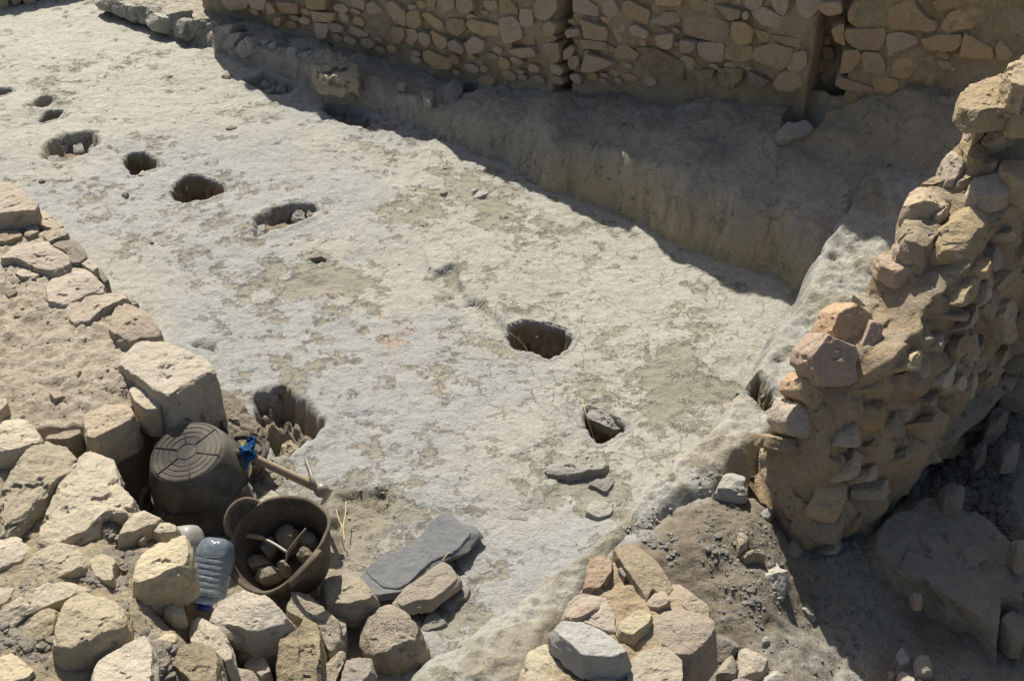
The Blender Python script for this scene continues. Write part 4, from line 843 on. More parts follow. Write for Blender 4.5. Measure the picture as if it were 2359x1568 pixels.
ms('1850,700 1930,632 2040,650 2180,780 2255,890 2200,970 2110,925 2075,990 1940,820', 8, .24, .2, 'pink', dome=.1)
ms('1700,720 1790,680 1840,720 1830,830 1760,930 1640,935 1680,800', 8, .24, .2, 'rust', rough=.06)
ms('1500,1130 1560,1000 1650,955 1800,990 1870,1150 1860,1240 1750,1195', 8, .24, .2, 'pink')
ms('1560,1100 1620,1050 1730,1035 1735,1060 1650,1120 1570,1140', 8, .256, .03, 'rust', dome=.1)
ms('1875,1180 2010,1068 2110,1110 2090,1170 1990,1240 1900,1225', 8, .255, .09)
ms('1503,1426 1532,1402 1568,1400 1619,1415 1643,1436 1636,1466 1590,1498 1545,1494 1512,1466', 0, .23, .2, 'pink')
ms('1543,1339 1568,1341 1602,1358 1634,1398 1640,1424 1602,1418 1568,1385 1547,1368', 0, .22, .18, 'pink')
ms('2080,1000 2140,940 2200,960 2235,1040 2160,1060 2090,1048', 8, .235, .1, 'pink', dome=.2)
ms('1250,1450 1290,1330 1420,1290 1530,1400 1680,1500 1670,1600 1240,1600', 8, .2, .2)
ms('1950,1500 2010,1370 2200,1330 2306,1385 2306,1600 1960,1600', 8, .24, .2, 'cream', dome=.08)
ms('1690,1590 1760,1510 1850,1530 1920,1600', 8, .23, .12)
ms('1880,800 1930,760 1950,830 1920,860', 8, .235, .06, 'pink')
thing_rock('grey topped angular stone lying loose on the wall stump, orange on its broken front', 'stone', P('1445,1190 1510,1142 1630,1162 1760,1212 1860,1285 1950,1370 1890,1405 1640,1385 1560,1310 1480,1250', 8), .30, .09, 'palegrey', 'loose_stone', dome=.03, rough=.02, K=4, cut=.05, tilt=(0, -.08))

def top_of(objs):
    bpy.context.view_layer.update()
    tr = []
    for o in objs:
        me = o.data; n = len(me.vertices); co = np.empty(n*3, np.float32); me.vertices.foreach_get('co', co)
        co = co.reshape(-1, 3)+np.array(o.matrix_world.translation); tr.append(BVHTree.FromPolygons([tuple(v) for v in co], [tuple(p.vertices) for p in me.polygons]))
    def f(x, y):
        best = None
        for b in tr:
            h = b.ray_cast(Vector((x, y, 5)), Vector((0, 0, -1)))
            if h[0] is not None and (best is None or h[0].z > best): best = h[0].z
        return best
    return f
zside2 = top_of([b2])
# ---------------------------------------------------------------- loose stones on the dirt at the right and the rubble trench beyond the wall
def ds(label, s, k, z, th, mat='grey', name='loose_stone', **kw):
    if k == 9 and th < .13 and 'big flat' not in label and 'bedded' not in label and 'jutting' not in label:
        q_ = P(s, k); c_ = at(*q_.mean(0), z); bz = zside2(*c_[:2]); z = max(float(ground_z(*c_[:2])), bz if bz is not None else -1)+th*.42; kw.setdefault('dome', .3)
    return thing_rock(label, 'stone', P(s, k), z, th, mat, name, **{**dict(dome=.18, rough=.035), **kw})
ds('pale bedded stone nearest the shaded end of the right wall', '240,235 330,100 440,160 440,245 380,265', 9, 0.1, 0.07)
ds('pale lumpy stone half across the shadow edge below the right wall', '535,400 590,370 630,400 600,460 540,450', 9, .0, .06)
ds('small chalky stone, upper one of the pair on the brown dirt', '380,580 400,545 460,550 450,615 400,635', 9, .0, .06, 'pale')
ds('curved pale stone like a shell, lower one of the pair on the brown dirt', '420,670 470,645 550,670 580,705 510,690 450,705', 9, -.01, .05, 'pale')
ds('squarish pale stone on the brown dirt beside the shadow edge', '550,775 660,742 735,850 720,920 640,945 585,890', 9, -.02, .09, tilt=(-.1, .1))
ds('pale stone with its tip in sun, half in the wall shadow', '820,1070 840,1010 920,1110 870,1110', 9, -.125, .07)
ds('larger of the two pale stones at the right foot of the wall stump', '388,1360 430,1292 490,1300 600,1410 560,1485 400,1515', 9, .02, .11, 'pale')
ds('smaller of the two pale stones at the right foot of the wall stump', '238,1485 290,1412 340,1392 390,1430 380,1490 300,1510', 9, .02, .10, 'pale')
ds('dust covered brown boulder leaning on the wall stump', '220,1340 240,1240 340,1205 410,1260 395,1330 340,1380 240,1380', 9, .04, .12, 'dust')
ds('small round pale stone between the wall stump and the shadow edge', '545,1278 575,1247 610,1275 590,1300 552,1298', 9, -.04, .05)
ds('oval buff stone in shade below the right wall, the larger of two', '1000,750 1040,727 1060,780 1030,808 1005,790', 9, -.04, .05, 'right')
ds('small pale stone in shade, left of the oval buff stone', '943,752 975,745 987,775 957,780', 9, -.04, .04)
ds('knobbly pebble with a dimple, lying in the middle of the shade', '1060,1030 1090,1015 1110,1050 1085,1072 1062,1060', 9, -.1, .05)
ds('light buff knuckle shaped stone beside the big flat boulder', '1560,970 1575,955 1600,960 1620,975 1640,990 1638,1018 1592,1028', 9, -.09, .045, 'right', dome=.15)
ds('egg shaped stone, uppermost of the cluster at the bottom edge', '1462,1360 1510,1332 1560,1370 1550,1435 1482,1440', 9, -.11, .08)
ds('squarish pale stone, right hand one of the cluster at the bottom edge', '1582,1400 1620,1376 1690,1376 1702,1430 1718,1485 1605,1495', 9, -.12, .08, 'pale')
ds('pale stone cut by the bottom edge, with a shadow across it', '1467,1510 1510,1462 1580,1480 1585,1590 1480,1590', 9, -.13, .08, 'pale')
ds('small smooth stone, leftmost of the cluster at the bottom edge', '1400,1500 1430,1476 1460,1508 1442,1545 1412,1542', 9, -.13, .06)
ds('little round pebble in the middle of the bottom cluster', '1430,1440 1450,1420 1470,1440 1455,1465 1435,1460', 9, -.13, .04, 'pale')
ds('flat shaded stone along the lower edge of the big boulder', '1610,1040 1700,1000 1810,1090 1740,1145 1655,1080', 9, -.12, .05)
ds('tiny pale stone in the middle of the shaded dirt', '1220,900 1250,882 1270,905 1250,922', 9, -.08, .04)
ds('stone just inside the shadow edge under the right wall', '720,645 760,587 800,592 830,650 780,695 732,685', 9, -.02, .07, 'dust')
ds('rounded stone in shade right below the end of the right wall', '1000,565 1040,547 1085,600 1070,628 1020,600', 9, -.04, .06, 'right')
ds('pale flat stone cut by the bottom edge, right of the wall stump', '310,1590 340,1532 530,1542 520,1590', 9, .0, .09, 'pale')
ds('dusty stone at the bottom edge with a thin one leaning on it', '545,1590 570,1510 640,1477 700,1540 690,1590', 9, .0, .1)
ds('big flat boulder with a pitted top, in shade below the right wall', '1335,560 1400,445 1520,380 1690,288 1900,335 2100,460 2220,620 2340,740 2340,1000 2165,1000 2165,1110 2130,1220 2000,1130 1860,1030 1700,920 1480,820 1335,640', 9, -.085, .28, 'dust', 'boulder', dome=.05, rough=.03, K=6, cut=.03, n=130, tilt=(-.03, .33), flare=1.25)
ds('block jutting from the lower right corner of the big flat boulder', '2165,1140 2240,1060 2340,1080 2340,1240 2270,1250', 9, -.17, .12, 'dust')
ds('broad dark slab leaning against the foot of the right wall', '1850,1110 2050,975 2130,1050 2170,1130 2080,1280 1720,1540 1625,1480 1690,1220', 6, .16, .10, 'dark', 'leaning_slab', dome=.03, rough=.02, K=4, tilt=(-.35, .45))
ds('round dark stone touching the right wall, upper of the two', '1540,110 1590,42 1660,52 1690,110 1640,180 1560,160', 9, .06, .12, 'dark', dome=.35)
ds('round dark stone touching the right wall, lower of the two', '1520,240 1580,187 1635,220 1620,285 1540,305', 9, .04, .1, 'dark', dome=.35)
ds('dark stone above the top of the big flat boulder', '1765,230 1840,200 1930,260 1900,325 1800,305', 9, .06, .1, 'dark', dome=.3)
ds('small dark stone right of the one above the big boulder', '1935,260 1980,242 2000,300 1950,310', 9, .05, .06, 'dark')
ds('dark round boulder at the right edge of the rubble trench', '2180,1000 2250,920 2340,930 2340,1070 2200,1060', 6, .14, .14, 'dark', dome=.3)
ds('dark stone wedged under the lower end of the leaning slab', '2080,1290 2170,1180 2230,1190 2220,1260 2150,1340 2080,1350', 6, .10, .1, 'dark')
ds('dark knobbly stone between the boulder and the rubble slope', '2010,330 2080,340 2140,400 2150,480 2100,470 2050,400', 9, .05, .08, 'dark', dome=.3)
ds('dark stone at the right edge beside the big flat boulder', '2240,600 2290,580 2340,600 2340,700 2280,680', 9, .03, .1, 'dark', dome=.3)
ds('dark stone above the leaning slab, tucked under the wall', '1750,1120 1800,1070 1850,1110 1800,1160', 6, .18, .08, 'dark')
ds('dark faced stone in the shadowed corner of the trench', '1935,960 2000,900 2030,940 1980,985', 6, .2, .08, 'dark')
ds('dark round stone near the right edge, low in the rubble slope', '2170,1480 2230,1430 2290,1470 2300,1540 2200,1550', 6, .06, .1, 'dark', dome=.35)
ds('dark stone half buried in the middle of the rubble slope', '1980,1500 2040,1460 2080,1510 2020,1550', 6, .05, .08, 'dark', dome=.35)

# cobbles packed in two hollows at the foot of the kerb
rs = np.random.RandomState(21)
def cobbles(poly, k, z0, cnt, label, group, smin, smax):
    pl = W2(poly, k, 0); got = []; tries = 0
    mats = [MS['dust'], MS['grey'], MS['dark']]
    while len(got) < cnt and tries < 4000:
        tries += 1
        q = pl.min(0)+rs.rand(2)*np.ptp(pl, axis=0)
        if sdf(pl, np.array([[q[0]]]), np.array([[q[1]]]))[0, 0] > -.015: continue
        r = rs.uniform(smin, smax)
        if any(np.hypot(*(q-g[0])) < (r+g[1])*.85 for g in got): continue
        got.append((q, r))
        uv = pebble_geo(r, rs.randint(99999), 8); pt = np.array([*q, ground_z(*q)+r*.9])
        pts = pt+np.c_[uv, np.zeros(8)]
        o = rock(None, 0, r*1.2, mats[rs.randint(3)], 'cobble', None, plane=(pt, np.array([rs.uniform(-.3, .3), rs.uniform(-.3, .3), 1.])/1.05), pts=pts, dome=.4, rough=.05, n=22)
        tag(o, label, 'cobble', group)
cobbles('1705,570 1790,525 1850,535 2010,585 1940,625 1820,635', 1, 0, 22, 'small grey cobble packed in the upper hollow at the foot of the kerb', 'cobbles in the upper hollow', .022, .042)
cobbles('763,262 778,250 803,254 853,266 878,285 843,295 803,288', 0, 0, 34, 'small grey cobble packed in the lower hollow, at the edge of the wall shadow', 'cobbles in the lower hollow', .020, .040)

# gravel nobody could count
def gravel(name, label, areas, cnt, r0, r1, zf, mat, seed):
    rs = np.random.RandomState(seed); VV, QQ = [], []; off = 0
    bases = []
    for i in range(6):
        V, Q, idx = rock_geo(pebble_geo(1, seed+i, 8), .9, seed+i*3, dome=.3, rough=.06, K=5, n=9)
        bases.append((V, Q))
    pl = [np.array([at(x, y, z)[:2] for x, y in P(s, k)]) for s, k, z, w_ in areas]; ws = np.array([a[3] for a in areas], float); ws /= ws.sum()
    n = 0; t = 0
    while n < cnt and t < cnt*20:
        t += 1; j = rs.choice(len(pl), p=ws); q = pl[j].min(0)+rs.rand(2)*np.ptp(pl[j], axis=0)
        dd = sdf(pl[j], np.array([[q[0]]]), np.array([[q[1]]]))[0, 0]
        if dd > -.03*rs.rand(): continue
        r = r0*(r1/r0)**(rs.rand()**2.2); V, Q = bases[rs.randint(6)]
        th = rs.rand()*6.28; c, s = math.cos(th), math.sin(th)
        z = zf(*q)
        if z is None: continue
        W_ = (V*[1, 1, rs.uniform(.5, 1)])@np.array([[c, s, 0], [-s, c, 0], [0, 0, 1]])*r+[q[0], q[1], z+r*.35]
        VV.append(W_); QQ.append(Q+off); off += len(W_); n += 1
    o = mesh_obj(name, np.concatenate(VV), np.concatenate(QQ), mat, None, True)
    return tag(o, label, 'gravel', kind='stuff')
zbank = top_of([bank])
gravel('gravel', 'fine grey gravel lodged between the blocks of the near left bank', [('600,360 740,380 800,560 900,580 870,930 800,1000 780,760 650,560 480,600 400,600', 7, .33, 3), ('500,900 900,880 880,1000 520,960', 7, .33, 1), ('0,1250 150,1180 340,1260 350,1560 100,1400 0,1380', 7, .36, 1.5), ('1000,1300 1200,1300 1180,1560 1030,1560', 7, .33, 1), ('100,440 250,380 300,580 0,640', 7, .33, .8), ('0,900 500,900 900,900 1250,950 1200,1300 600,1300 0,1568', 7, .35, .9)], 1500, .0035, .021, zbank, MS['dust'], 300)
gravel('gravel', 'crumbs and small stones scattered over the pinkish mud top of the left wall', [('0,300 300,500 600,700 900,900 900,1250 300,1350 0,1250', 4, .4, 1), ('0,100 200,100 300,350 0,450', 4, .45, .5)], 320, .003, .015, top_of([lw]), MS['pink'], 370)
gravel('gravel', 'loose grit and small stones scattered over the brown dirt at the lower right', [('100,250 700,300 1000,500 1500,700 1900,1100 2300,1300 2300,1568 500,1568 450,1200 500,900 250,600', 9, -.08, 3), ('700,450 1300,500 1500,850 1200,1200 900,1000', 9, -.06, 1.2), ('1950,600 2306,600 2306,900 2000,700', 8, 0, .8), ('0,450 600,500 780,850 520,1200 200,1250 100,800', 9, -.05, 1.4)], 2600, .002, .013, lambda x, y: ground_z(x, y)-.001, MS['floor'], 310)
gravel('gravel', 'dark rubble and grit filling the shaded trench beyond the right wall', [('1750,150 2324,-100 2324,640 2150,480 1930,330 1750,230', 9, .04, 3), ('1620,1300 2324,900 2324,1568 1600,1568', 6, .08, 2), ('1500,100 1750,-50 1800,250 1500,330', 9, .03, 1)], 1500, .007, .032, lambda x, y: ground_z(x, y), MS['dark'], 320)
gravel('gravel', 'small pale crumbs of plaster strewn over the room floor', [('100,100 700,300 1100,420 1700,700 1600,950 1300,1250 900,1300 650,900 300,600', 0, 0, .35), ('1000,380 1200,400 1210,560 900,560 850,500', 0, 0, 2.2), ('760,1120 920,1110 910,1200 780,1250', 0, 0, 1.5)], 240, .002, .008, lambda x, y: ground_z(x, y), MS['pale'], 330)
zside = zside2
gravel('gravel', 'grit and crumbs lying along the outer side of the sunlit plaster bench', [('200,400 900,250 1100,600 700,900 300,1000', 8, .1, .5), ('0,150 500,100 700,400 250,420', 9, .08, 1), ('1850,400 2306,250 2306,600 2000,640', 8, .09, 1)], 500, .003, .013, lambda x, y: zside(x, y), MS['grey'], 340)
zb1 = top_of([b1])
gravel('gravel', 'debris and small stones fallen on the shaded bench under the tall wall', [('840,215 1300,235 1850,270 1900,450 1800,510 1480,395 1300,330 1100,290', 0, .28, 1), ('1850,250 2150,200 2200,300 1950,420', 0, .45, 1)], 420, .004, .018, zb1, MS['dust'], 360)
gravel('gravel', 'crumbs of earth in the dark gap around the tool baskets and stones', [('540,1350 700,1270 760,1500 650,1568 600,1500', 0, 0, 1), ('420,1200 560,1050 700,1050 620,1180', 0, 0, .6)], 350, .004, .018, lambda x, y: ground_z(x, y), MS['dust'], 350)

# ---------------------------------------------------------------- tools left in the nook: rubber baskets, bottles, pick
def simple_mat(name, base, rough=.6, spec=.3, bump=0, bscale=200, dust=None, dscale=12):
    m = NT(name); v = m.coord(False); m.b.inputs['Roughness'].default_value = rough; m.b.inputs['Specular IOR Level'].default_value = spec
    n1 = m.noise(v, dscale, 6, .65); n2 = m.noise(v, bscale, 4, .6)
    k = m.mix(m.rng(n1, .3, .7), tuple(x*.8 for x in base), tuple(min(1, x*1.15) for x in base))
    if dust: k = m.mix(m.math('MULTIPLY', m.rng(n1, .42, .6), m.rng(n2, .35, .6, .5, 1)), k, dust)
    return m.out(k, m.bump(n2, bump, 1) if bump else None)
M_RUB = simple_mat('dusty black rubber', (.066, .060, .051), .85, .2, .0018, 240, (.155, .138, .108), 6)
M_RUBIN = simple_mat('dirty rubber', (.105, .085, .062), .9, .15, .002, 120, (.18, .145, .10), 9)
M_WOOD = simple_mat('weathered wood', (.36, .27, .175), .7, .25, .001, 60, (.27, .20, .13), 25)
M_IRON = simple_mat('worn iron', (.20, .18, .16), .42, .6, .0008, 150, (.27, .22, .16), 18)
M_BLUE = simple_mat('blue cloth', (.035, .095, .22), .9, .1, .002, 160)
M_YEL = simple_mat('faded yellow green cloth', (.30, .29, .10), .9, .1, .002, 160)
M_CAP = simple_mat('blue plastic', (.03, .06, .32), .35, .5)
M_LOOP = simple_mat('pale blue plastic', (.52, .63, .74), .35, .5)
M_STRAW = simple_mat('dry straw', (.50, .40, .22), .7, .2)
M_DARKWOOD = simple_mat('dark wood', (.12, .07, .045), .7, .2, .001, 60)

def frame(o, up, spin=0.):
    z = np.array(up, float); z /= np.linalg.norm(z); x = np.cross([0, 1, 0], z); x /= np.linalg.norm(x); y = np.cross(z, x)
    c, s = math.cos(spin), math.sin(spin); return np.array(o, float), np.stack([x*c+y*s, -x*s+y*c, z], 0)
def put(fr, V): return fr[0]+np.asarray(V)@fr[1]
def lathe(prof, n=64, wob=None):
    a = np.linspace(0, 2*math.pi, n, endpoint=False); V = []
    for r, z in prof:
        rr = np.full(n, r); zz = np.full(n, z)
        if wob is not None: rr, zz = wob(a, rr, zz)
        V.append(np.c_[rr*np.cos(a), rr*np.sin(a), zz])
    m = len(prof); ii = np.arange(m*n).reshape(m, n)
    Q = np.stack([ii[:-1], np.roll(ii[:-1], -1, 1), np.roll(ii[1:], -1, 1), ii[1:]], -1).reshape(-1, 4)
    return np.concatenate(V), Q
def tube(pts, r, n=10, flat=1.):
    pts = np.asarray(pts, float); m = len(pts); rad = np.broadcast_to(r, m) if np.ndim(r) == 0 else np.asarray(r)
    T = np.gradient(pts, axis=0); T /= np.linalg.norm(T, axis=1)[:, None]+1e-9
    u = np.cross(T[0], [.3, .2, 1]); V = []
    for k in range(m):
        u = u-(u@T[k])*T[k]; u /= np.linalg.norm(u)+1e-9; w_ = np.cross(T[k], u)
        a = np.linspace(0, 2*math.pi, n, endpoint=False)
        V.append(pts[k]+rad[k]*(np.cos(a)[:, None]*u*flat+np.sin(a)[:, None]*w_))
    ii = np.arange(m*n).reshape(m, n)
    Q = np.stack([ii[:-1], np.roll(ii[:-1], -1, 1), np.roll(ii[1:], -1, 1), ii[1:]], -1).reshape(-1, 4).tolist()+[list(ii[0][::-1]), list(ii[-1])]
    return np.concatenate(V), Q
def spline(pts, n=24):
    pts = np.asarray(pts, float); p = np.vstack([2*pts[0]-pts[1], pts, 2*pts[-1]-pts[-2]]); out = []
    seg = len(pts)-1
    for t in np.linspace(0, seg-1e-6, n):
        k = int(t); f = t-k; a, b, c, d = p[k:k+4]
        out.append(.5*(2*b+(c-a)*f+(2*a-5*b+4*c-d)*f*f+(3*b-a-3*c+d)*f**3))
    return np.array(out)
def joinVQ(lst):
    V, Q, o = [], [], 0
    for v, q in lst:
        V.append(v); Q += [[int(i)+o for i in f] for f in (q.tolist() if isinstance(q, np.ndarray) else q)]; o += len(v)
    return np.concatenate(V), Q

def basket(label, fr, Rb, Rr, h, inverted, squash=(0, 0, 0), handles=(0, math.pi), hup=.06, group='black rubber baskets in the nook'):
    """rubber basket; z runs from base (0) to rim (h); squash = (amount, phase, rim wave)"""
    root = empty('rubber_basket', tuple(fr[0])); tag(root, label, 'basket', group)
    def wob(a, r, z):
        k = z/h
        return r*(1+squash[0]*k*np.cos(2*(a-squash[1]))), z+squash[2]*k*np.cos(2*(a-handles[0]))+.010*k*np.cos(3*a+1)*(squash[0] > .02)
    ro = lambda t: Rb+(Rr-Rb)*t**.8
    ts = np.linspace(0, 1, 14)
    prof = [(.0, .0), (Rb*.5, .0), (Rb*.86, .0), (Rb*.95, .004), (Rb*.995, .014)]+[(ro(t), .02+(h-.02)*t) for t in ts[1:]]
    prof += [(Rr+.005, h-.008), (Rr+.006, h-.002), (Rr+.002, h+.003), (Rr-.004, h+.001)]
    prof += [(ro(t)-.007, .02+(h-.02)*t) for t in ts[::-1]]+[(Rb*.9, .010), (.0, .008)]
    V, Q = lathe(prof, 80, wob)
    V = V+(.0012 if inverted else .006)*np.stack([fbm(V, 7, 3, .5, 5), fbm(V, 7, 3, .5, 6), fbm(V, 7, 3, .5, 8)], 1)
    bd = mesh_obj('body', put(fr, V), Q, M_RUB if inverted else M_RUBIN, root)
    if inverted:
        lst = []
        for r in (.25, .47, .62, .77, .9):
            a = np.linspace(0, 2*math.pi, 61); lst.append(tube(np.c_[Rb*r*np.cos(a), Rb*r*np.sin(a), np.full(61, -.0012)], .0011 if r > .3 else .0018, 6))
        for k in range(6):
            a = k*math.pi/3+.3; lst.append(tube([[Rb*.28*math.cos(a), Rb*.28*math.sin(a), -.0022], [Rb*.93*math.cos(a), Rb*.93*math.sin(a), -.0022]], .002, 6))
        v, q = joinVQ(lst); mesh_obj('base_rib', put(fr, v), q, M_RUB, bd)
    for ha in handles:
        w_ = .42; pts = []
        for t in np.linspace(-1, 1, 21):
            a = ha+w_*t; up_ = (1-t*t)**.55
            rr, zz = wob(np.array([a]), np.array([Rr]), np.array([h])); rr = rr[0]+.006+(.055 if inverted else .03)*up_; pts.append([rr*math.cos(a), rr*math.sin(a), zz[0]-.014+hup*up_])
        v, q = tube(pts, .0115, 10, .8); mesh_obj('handle', put(fr, v), q, M_RUB if inverted else M_RUBIN, root)
    return root
fr1 = frame(at(430, 1039, .325), (.17, .22, -1.), .0)
def hang(fr, dx, dy): v = np.array([dx, dy, 0.]); return math.atan2(v@fr[1][1], v@fr[1][0])
basket('dusty black rubber basket turned upside down, its ribbed round base on top', fr1, .140, .186, .14, True, (.03, .5, .012), (hang(fr1, -.85, -.55), hang(fr1, .85, .5)), .03)
fr0 = frame(at(440, 1075, .235), (.10, -.02, -1.), .4)
basket('second black rubber basket crushed beneath the upside down one, only rim and handles showing', fr0, .125, .19, .17, True, (.08, .2, .02), (hang(fr0, -.98, .15), hang(fr0, .75, -.65)), .03)
rc = at(640, 1246, .235); up2 = np.array([-.22, -.38, 1.]); up2 /= np.linalg.norm(up2)
fr2 = frame(rc-up2*.20, up2, 0)
basket('open black rubber basket lying tilted with a few stones and a small pick inside', fr2, .125, .168, .20, False, (.09, .7, .022), (math.radians(140), math.radians(-50)), .055)
def in2(x, y, hgt): return on_plane(*P(f'{x},{y}', 10)[0], fr2[0]+fr2[1][2]*hgt, fr2[1][2])
for lab, s, hgt, th in [('biggest dusty stone in the open basket, against its far wall', '1055,900 1100,855 1190,840 1220,890 1195,970 1130,1020 1080,960', .13, .08), ('dusty stone in the open basket, behind the iron blade', '1225,930 1265,890 1350,895 1385,960 1340,1010 1260,990', .08, .06), ('dusty stone under the handle of the small pick in the open basket', '965,1030 1000,945 1050,930 1060,1000 1010,1070', .125, .06),
      ('triangular pale stone on the near left of the open basket', '858,1130 900,1080 980,1060 1025,1130 960,1160 905,1190', .115, .07), ('round pale stone at the near rim of the open basket', '920,1230 960,1170 1050,1140 1090,1180 1060,1220 960,1265', .12, .07), ('dusty stone in the right part of the open basket', '1220,1080 1270,1010 1330,1030 1345,1075 1270,1100', .12, .06), ('narrow upright stone near the front of the open basket', '1085,1150 1130,1095 1160,1140 1150,1190 1100,1200', .12, .06)]:
    c = P(s, 10); pc = on_plane(*c.mean(0), fr2[0]+fr2[1][2]*hgt, fr2[1][2])
    tag(rock(c, 0, th, 'dust', 'basket_stone', None, plane=(pc, fr2[1][2]), dome=.3, rough=.04, K=8), lab, 'stone', 'stones in the open basket')
hp = empty('hand_pick', tuple(in2(1000, 960, .12))); tag(hp, 'small rusty hand pick lying across the stones in the open basket', 'hand pick')
v, q = tube(spline([in2(815, 940, .15), in2(905, 945, .15), in2(990, 962, .15)], 14), [.0085]*14, 10); mesh_obj('handle', v, q, M_WOOD, hp)
v, q = tube(spline([in2(985, 960, .15), in2(1080, 1008, .15), in2(1175, 1070, .15)], 12), .006, 8); mesh_obj('shank', v, q, M_IRON, hp)
bl = [in2(1315, 890, .165), in2(1240, 985, .16), in2(1185, 1060, .15), in2(1160, 1140, .14)]
v, q = tube(spline(bl, 14), np.interp(np.linspace(0, 1, 14), [0, .2, .8, 1], [.007, .010, .010, .004]), 8, .35); mesh_obj('blade', v, q, M_IRON, hp)

def bottle(label, base, neck, rad, group='large plastic water bottles', mat=None, lab=True, cap=True):
    """lying bottle: base = centre of its bottom, neck = centre of the cap end"""
    base, neck = np.array(base), np.array(neck); Ln = np.linalg.norm(neck-base); fr = frame(base, (neck-base)/Ln, .3)
    root = empty('water_bottle', tuple(base)); tag(root, label, 'bottle', group)
    def sq(a, r, z):
        k = (np.abs(np.cos(a))**5+np.abs(np.sin(a))**5)**(-1/5); return r*(1+(k-1)*.55)*.95, z
    prof = [(0, .004), (rad*.4, .003), (rad*.66, .008), (rad*.84, .020), (rad*.94, .036), (rad*.985, .052)]
    z = .06
    for k in range(6):
        st = Ln*.078; prof += [(rad, z), (rad*1.0, z+st*.5), (rad*.99, z+st*.72), (rad*.972, z+st*.84), (rad*.99, z+st*.96)]; z += st
    prof += [(rad, z+.01), (rad*.99, z+Ln*.09), (rad*.86, Ln*.77), (rad*.62, Ln*.86), (rad*.36, Ln*.925), (rad*.30, Ln*.94), (rad*.30, Ln*.97), (0, Ln*.97)]
    V, Q = lathe(prof, 56, sq); V = V+.0022*np.stack([fbm(V, 14, 3, .5, 15), fbm(V, 14, 3, .5, 16), fbm(V, 14, 3, .5, 18)], 1)
    mesh_obj('body', put(fr, V), Q, mat, root)
    if cap:
        v, q = lathe([(0, Ln), (rad*.30, Ln), (rad*.34, Ln-.004), (rad*.34, Ln*.94), (rad*.31, Ln*.938)], 28); cp = mesh_obj('cap', put(fr, v), q, M_CAP, root)
        a = np.linspace(0, 2*math.pi, 40); v, q = tube(np.c_[rad*.37*np.cos(a), rad*.37*np.sin(a), np.full(40, Ln*.925)], .004, 8); mesh_obj('collar', put(fr, v), q, M_CAP, cp)
    return root, fr, Ln
mb = NT('frosted water bottle'); mb.b.inputs['Roughness'].default_value = .16; mb.b.inputs['Specular IOR Level'].default_value = .6; mb.b.inputs['Transmission Weight'].default_value = .75; mb.b.inputs['IOR'].default_value = 1.33
v_ = mb.coord(False); drops = mb.rng(mb.vor(v_, 210), .1, .5, 1, 0); fog = mb.noise(v_, 18, 5)
M_BOT = mb.out(mb.mix(mb.rng(fog, .35, .65), (.34, .43, .49), (.58, .67, .73)), mb.bump(drops, .0022, .9, mb.bump(fog, .012, .6)))
mb2 = NT('cloudy bottle'); mb2.b.inputs['Roughness'].default_value = .3; mb2.b.inputs['Transmission Weight'].default_value = .3; mb2.b.inputs['Specular IOR Level'].default_value = .5
M_BOT2 = mb2.out(mb2.mix(mb2.noise(mb2.coord(False), 14, 4), (.36, .34, .29), (.50, .48, .43)))
pb, pn = at(*P('668,955', 10)[0], .26), at(*P('548,1500', 10)[0], .10)
br, frb, Lb = bottle('clear plastic bottle beaded with drops, neck down, beside the open basket', pb, pn, .064, mat=M_BOT)
# paper label with blue strokes on its left flank
a0, a1 = None, None
cam_l = np.array([0, 0, CAM_H]); ax = frb[1]
def bot_pt(a, z, r): return frb[0]+ax[0]*r*math.cos(a)+ax[1]*r*math.sin(a)+ax[2]*z
best = min(np.linspace(0, 6.28, 126), key=lambda a: np.linalg.norm(bot_pt(a, .15, .064)-at(*P('530,1120', 10)[0], .2)))
V = []; na, nz = 12, 12
for z in np.linspace(Lb*.30, Lb*.56, nz):
    for a in np.linspace(best-.5, best+.5, na): V.append(bot_pt(a, z, .0668))
ii = np.arange(na*nz).reshape(nz, na); Q = np.stack([ii[:-1, :-1], ii[:-1, 1:], ii[1:, 1:], ii[1:, :-1]], -1).reshape(-1, 4)
M_LAB = simple_mat('pale blue label', (.42, .55, .62), .3, .5)
lb = mesh_obj('label', np.array(V), Q, M_LAB, br)
lst = []
for (za, aa, zb, ab) in [(.33, -.25, .33, .3), (.33, .3, .36, .1), (.40, -.3, .40, .3), (.40, .3, .44, .3), (.44, .3, .44, -.2), (.49, -.3, .50, .3), (.53, -.2, .52, .32)]:
    lst.append(tube([bot_pt(best+aa+(ab-aa)*t, Lb*(za+(zb-za)*t), .0672) for t in np.linspace(0, 1, 6)], .0028, 6, 1))
v, q = joinVQ(lst); mesh_obj('label_print', v, q, simple_mat('dark blue ink', (.05, .16, .34), .4, .4), lb)
bottle('cloudy plastic bottle mostly hidden behind the rounded cream block', at(*P('415,860', 10)[0], .24), at(*P('440,1340', 10)[0], .08), .060, mat=M_BOT2, cap=False)
lp = spline([at(*P(s_, 10)[0], .16) for s_ in ('395,1275', '430,1275', '455,1310', '450,1355', '415,1370', '395,1360')], 30)
v, q = tube(lp, .0042, 8, .7); tag(mesh_obj('bottle_carrier', v, q, M_LOOP), 'pale blue plastic carrying loop beside the neck of the clear bottle', 'carrying loop')

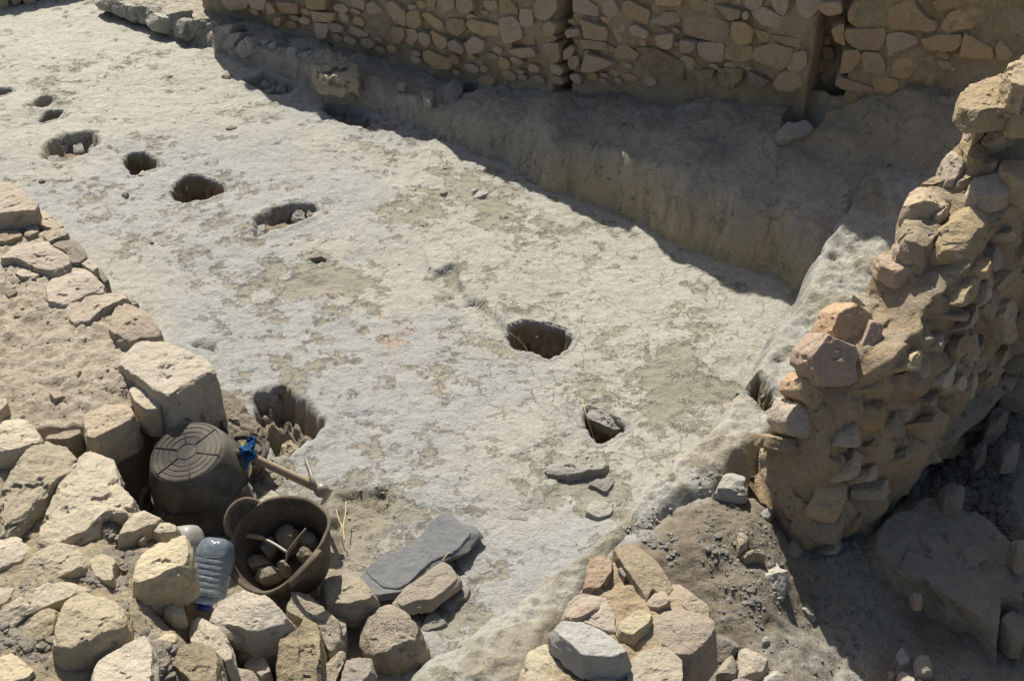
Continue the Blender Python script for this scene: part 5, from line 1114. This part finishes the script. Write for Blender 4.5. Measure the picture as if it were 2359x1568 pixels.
# pick with a wooden handle leaning from under the basket
pk = empty('pickaxe', tuple(at(*P('1420,600', 10)[0], .2))); tag(pk, 'pick with a worn wooden handle, its iron head resting on the floor', 'pickaxe')
hA, hB = at(*P('800,310', 10)[0], .30), at(*P('1440,605', 10)[0], .17)
v, q = tube(np.array([hA+(hB-hA)*t for t in np.linspace(0, 1, 16)]), np.interp(np.linspace(0, 1, 16), [0, .7, 1], [.0155, .0165, .020]), 12, .8); mesh_obj('handle', v, q, M_WOOD, pk)
e0, e1, e2 = at(*P('1385,590', 10)[0], .205), at(*P('1440,610', 10)[0], .19), at(*P('1475,600', 10)[0], .185)
v, q = tube(spline([e0, e1, e2], 10), [.016, .022, .026, .028, .028, .028, .027, .025, .02, .014], 10, .8); head = mesh_obj('head', v, q, M_IRON, pk)
hd = spline([at(*P('1300,365', 10)[0], .25), at(*P('1335,450', 10)[0], .24), at(*P('1362,540', 10)[0], .225), at(*P('1385,600', 10)[0], .20)], 18)
v, q = tube(hd, np.interp(np.linspace(0, 1, 18), [0, .15, .6, 1], [.003, .008, .013, .016]), 8, .6); mesh_obj('tine', v, q, M_IRON, head)
b_ = [at(*P(s_, 10)[0], z) for s_, z in (('1440,600', .19), ('1440,650', .13), ('1420,700', .08), ('1385,745', .03))]; c_ = [at(*P(s_, 10)[0], z) for s_, z in (('1510,600', .175), ('1490,640', .13), ('1455,690', .08), ('1400,748', .03))]
A_, B_ = spline(b_, 12), spline(c_, 12); nn = np.array([.2, -.5, .4])*.012
V = np.concatenate([A_, B_, B_+nn, A_+nn]); i4 = np.arange(48).reshape(4, 12); Q = []
for k in range(4):
    for j in range(11): Q.append([i4[k, j], i4[k, j+1], i4[(k+1) % 4, j+1], i4[(k+1) % 4, j]])
Q += [list(i4[:, 0][::-1]), list(i4[:, -1])]
mesh_obj('adze_blade', V, Q, M_IRON, head, False)
# blue rag over the handle end
def crumple(s, z, thick, mat, name, parent=None, seed=1):
    c = P(s, 10); pc = at(*c.mean(0), z); view = (cam_l-pc)/np.linalg.norm(cam_l-pc); n_ = np.array([0, -.55, .83])
    pts = np.array([on_plane(x, y, pc, n_) for x, y in c]); _seed[0] += 1
    return rock(None, 0, thick, mat, name, parent, plane=(pc, n_), pts=pts, dome=.3, rough=.2, K=0, n=80)
rag = crumple('815,290 845,255 870,215 905,208 912,250 900,290 925,300 920,330 880,370 850,410 835,385 850,345 822,320', .335, .05, M_BLUE, 'rag')
tag(rag, 'blue rag with a yellowish lining, crumpled over the end of the pick handle', 'rag')
crumple('795,268 830,243 855,240 850,275 825,295 800,285', .338, .03, M_YEL, 'lining', rag)
crumple('515,745 545,733 580,740 560,752', .09, .02, M_BLUE, 'hem', rag)
# sticks behind the basket and dry stalks
v, q = tube(np.array([at(*P('165,110', 10)[0], .20), at(*P('300,135', 10)[0], .17), at(*P('420,170', 10)[0], .12)]), .017, 10); tag(mesh_obj('tool_handle', v, q, M_DARKWOOD), 'dark reddish wooden tool handle lying behind the upturned basket', 'tool handle')
v, q = tube(np.array([at(*P('270,60', 10)[0], .16), at(*P('350,95', 10)[0], .13), at(*P('460,130', 10)[0], .08)]), .012, 10); tag(mesh_obj('tool_handle', v, q, M_WOOD), 'grey wooden handle half hidden in the gap below the wall top', 'tool handle')
def straw(label, pts, k, z=.012, r=.0022):
    p = [np.array([*at(x, y, z)[:2], max(z, ground_z(*at(x, y, z)[:2])+.006)]) for x, y in P(pts, k)]
    p[len(p)//2] = p[len(p)//2]+[0, 0, .008]
    v, q = tube(spline(p, 20), r, 6); return tag(mesh_obj('straw', v, q, M_STRAW), label, 'straw')
straw('long bent dry stalk on the dirt right of the pick head', '1535,745 1560,830 1580,880 1565,930', 10, .02)
straw('longest dry stalk on the dirt patch, right hand one of two', '1610,690 1605,790 1590,890 1600,985', 10, .02)
straw('short dry stalk at the foot of the slate slab', '60,780 110,785 160,790', 8, .02, .0018)
straw('reddish dry stalk beside the porous rounded stone', '130,1310 200,1360 280,1415', 8, .03, .003)
straw('little dry twig under the tan slab', '500,1050 530,1080 550,1110', 8, .02, .0018)
straw('dry stalk lying in the gap between the two slabs', '690,750 730,715 760,700', 8, .05, .002)
# stalks in the holes hang down their sides
h8 = [at(*P('1150,735', 5)[0], .005), at(*P('1235,810', 5)[0], -.03)+[0, .06, -.04], at(*P('1330,895', 5)[0], -.03)+[0, .10, -.12]]
v, q = tube(spline(h8, 16), .0022, 6); tag(mesh_obj('straw', v, q, M_STRAW), 'thin dry stalk hanging into the biggest post hole', 'straw')
h9 = [at(*P('1635,1180', 5)[0], .03), at(*P('1665,1290', 5)[0], .01), at(*P('1700,1400', 5)[0], -.05), at(*P('1730,1470', 5)[0], -.10)]
v, q = tube(spline(h9, 16), .0024, 6); tag(mesh_obj('straw', v, q, M_STRAW), 'thin dry stalk hanging into the hole with the fallen stone', 'straw')
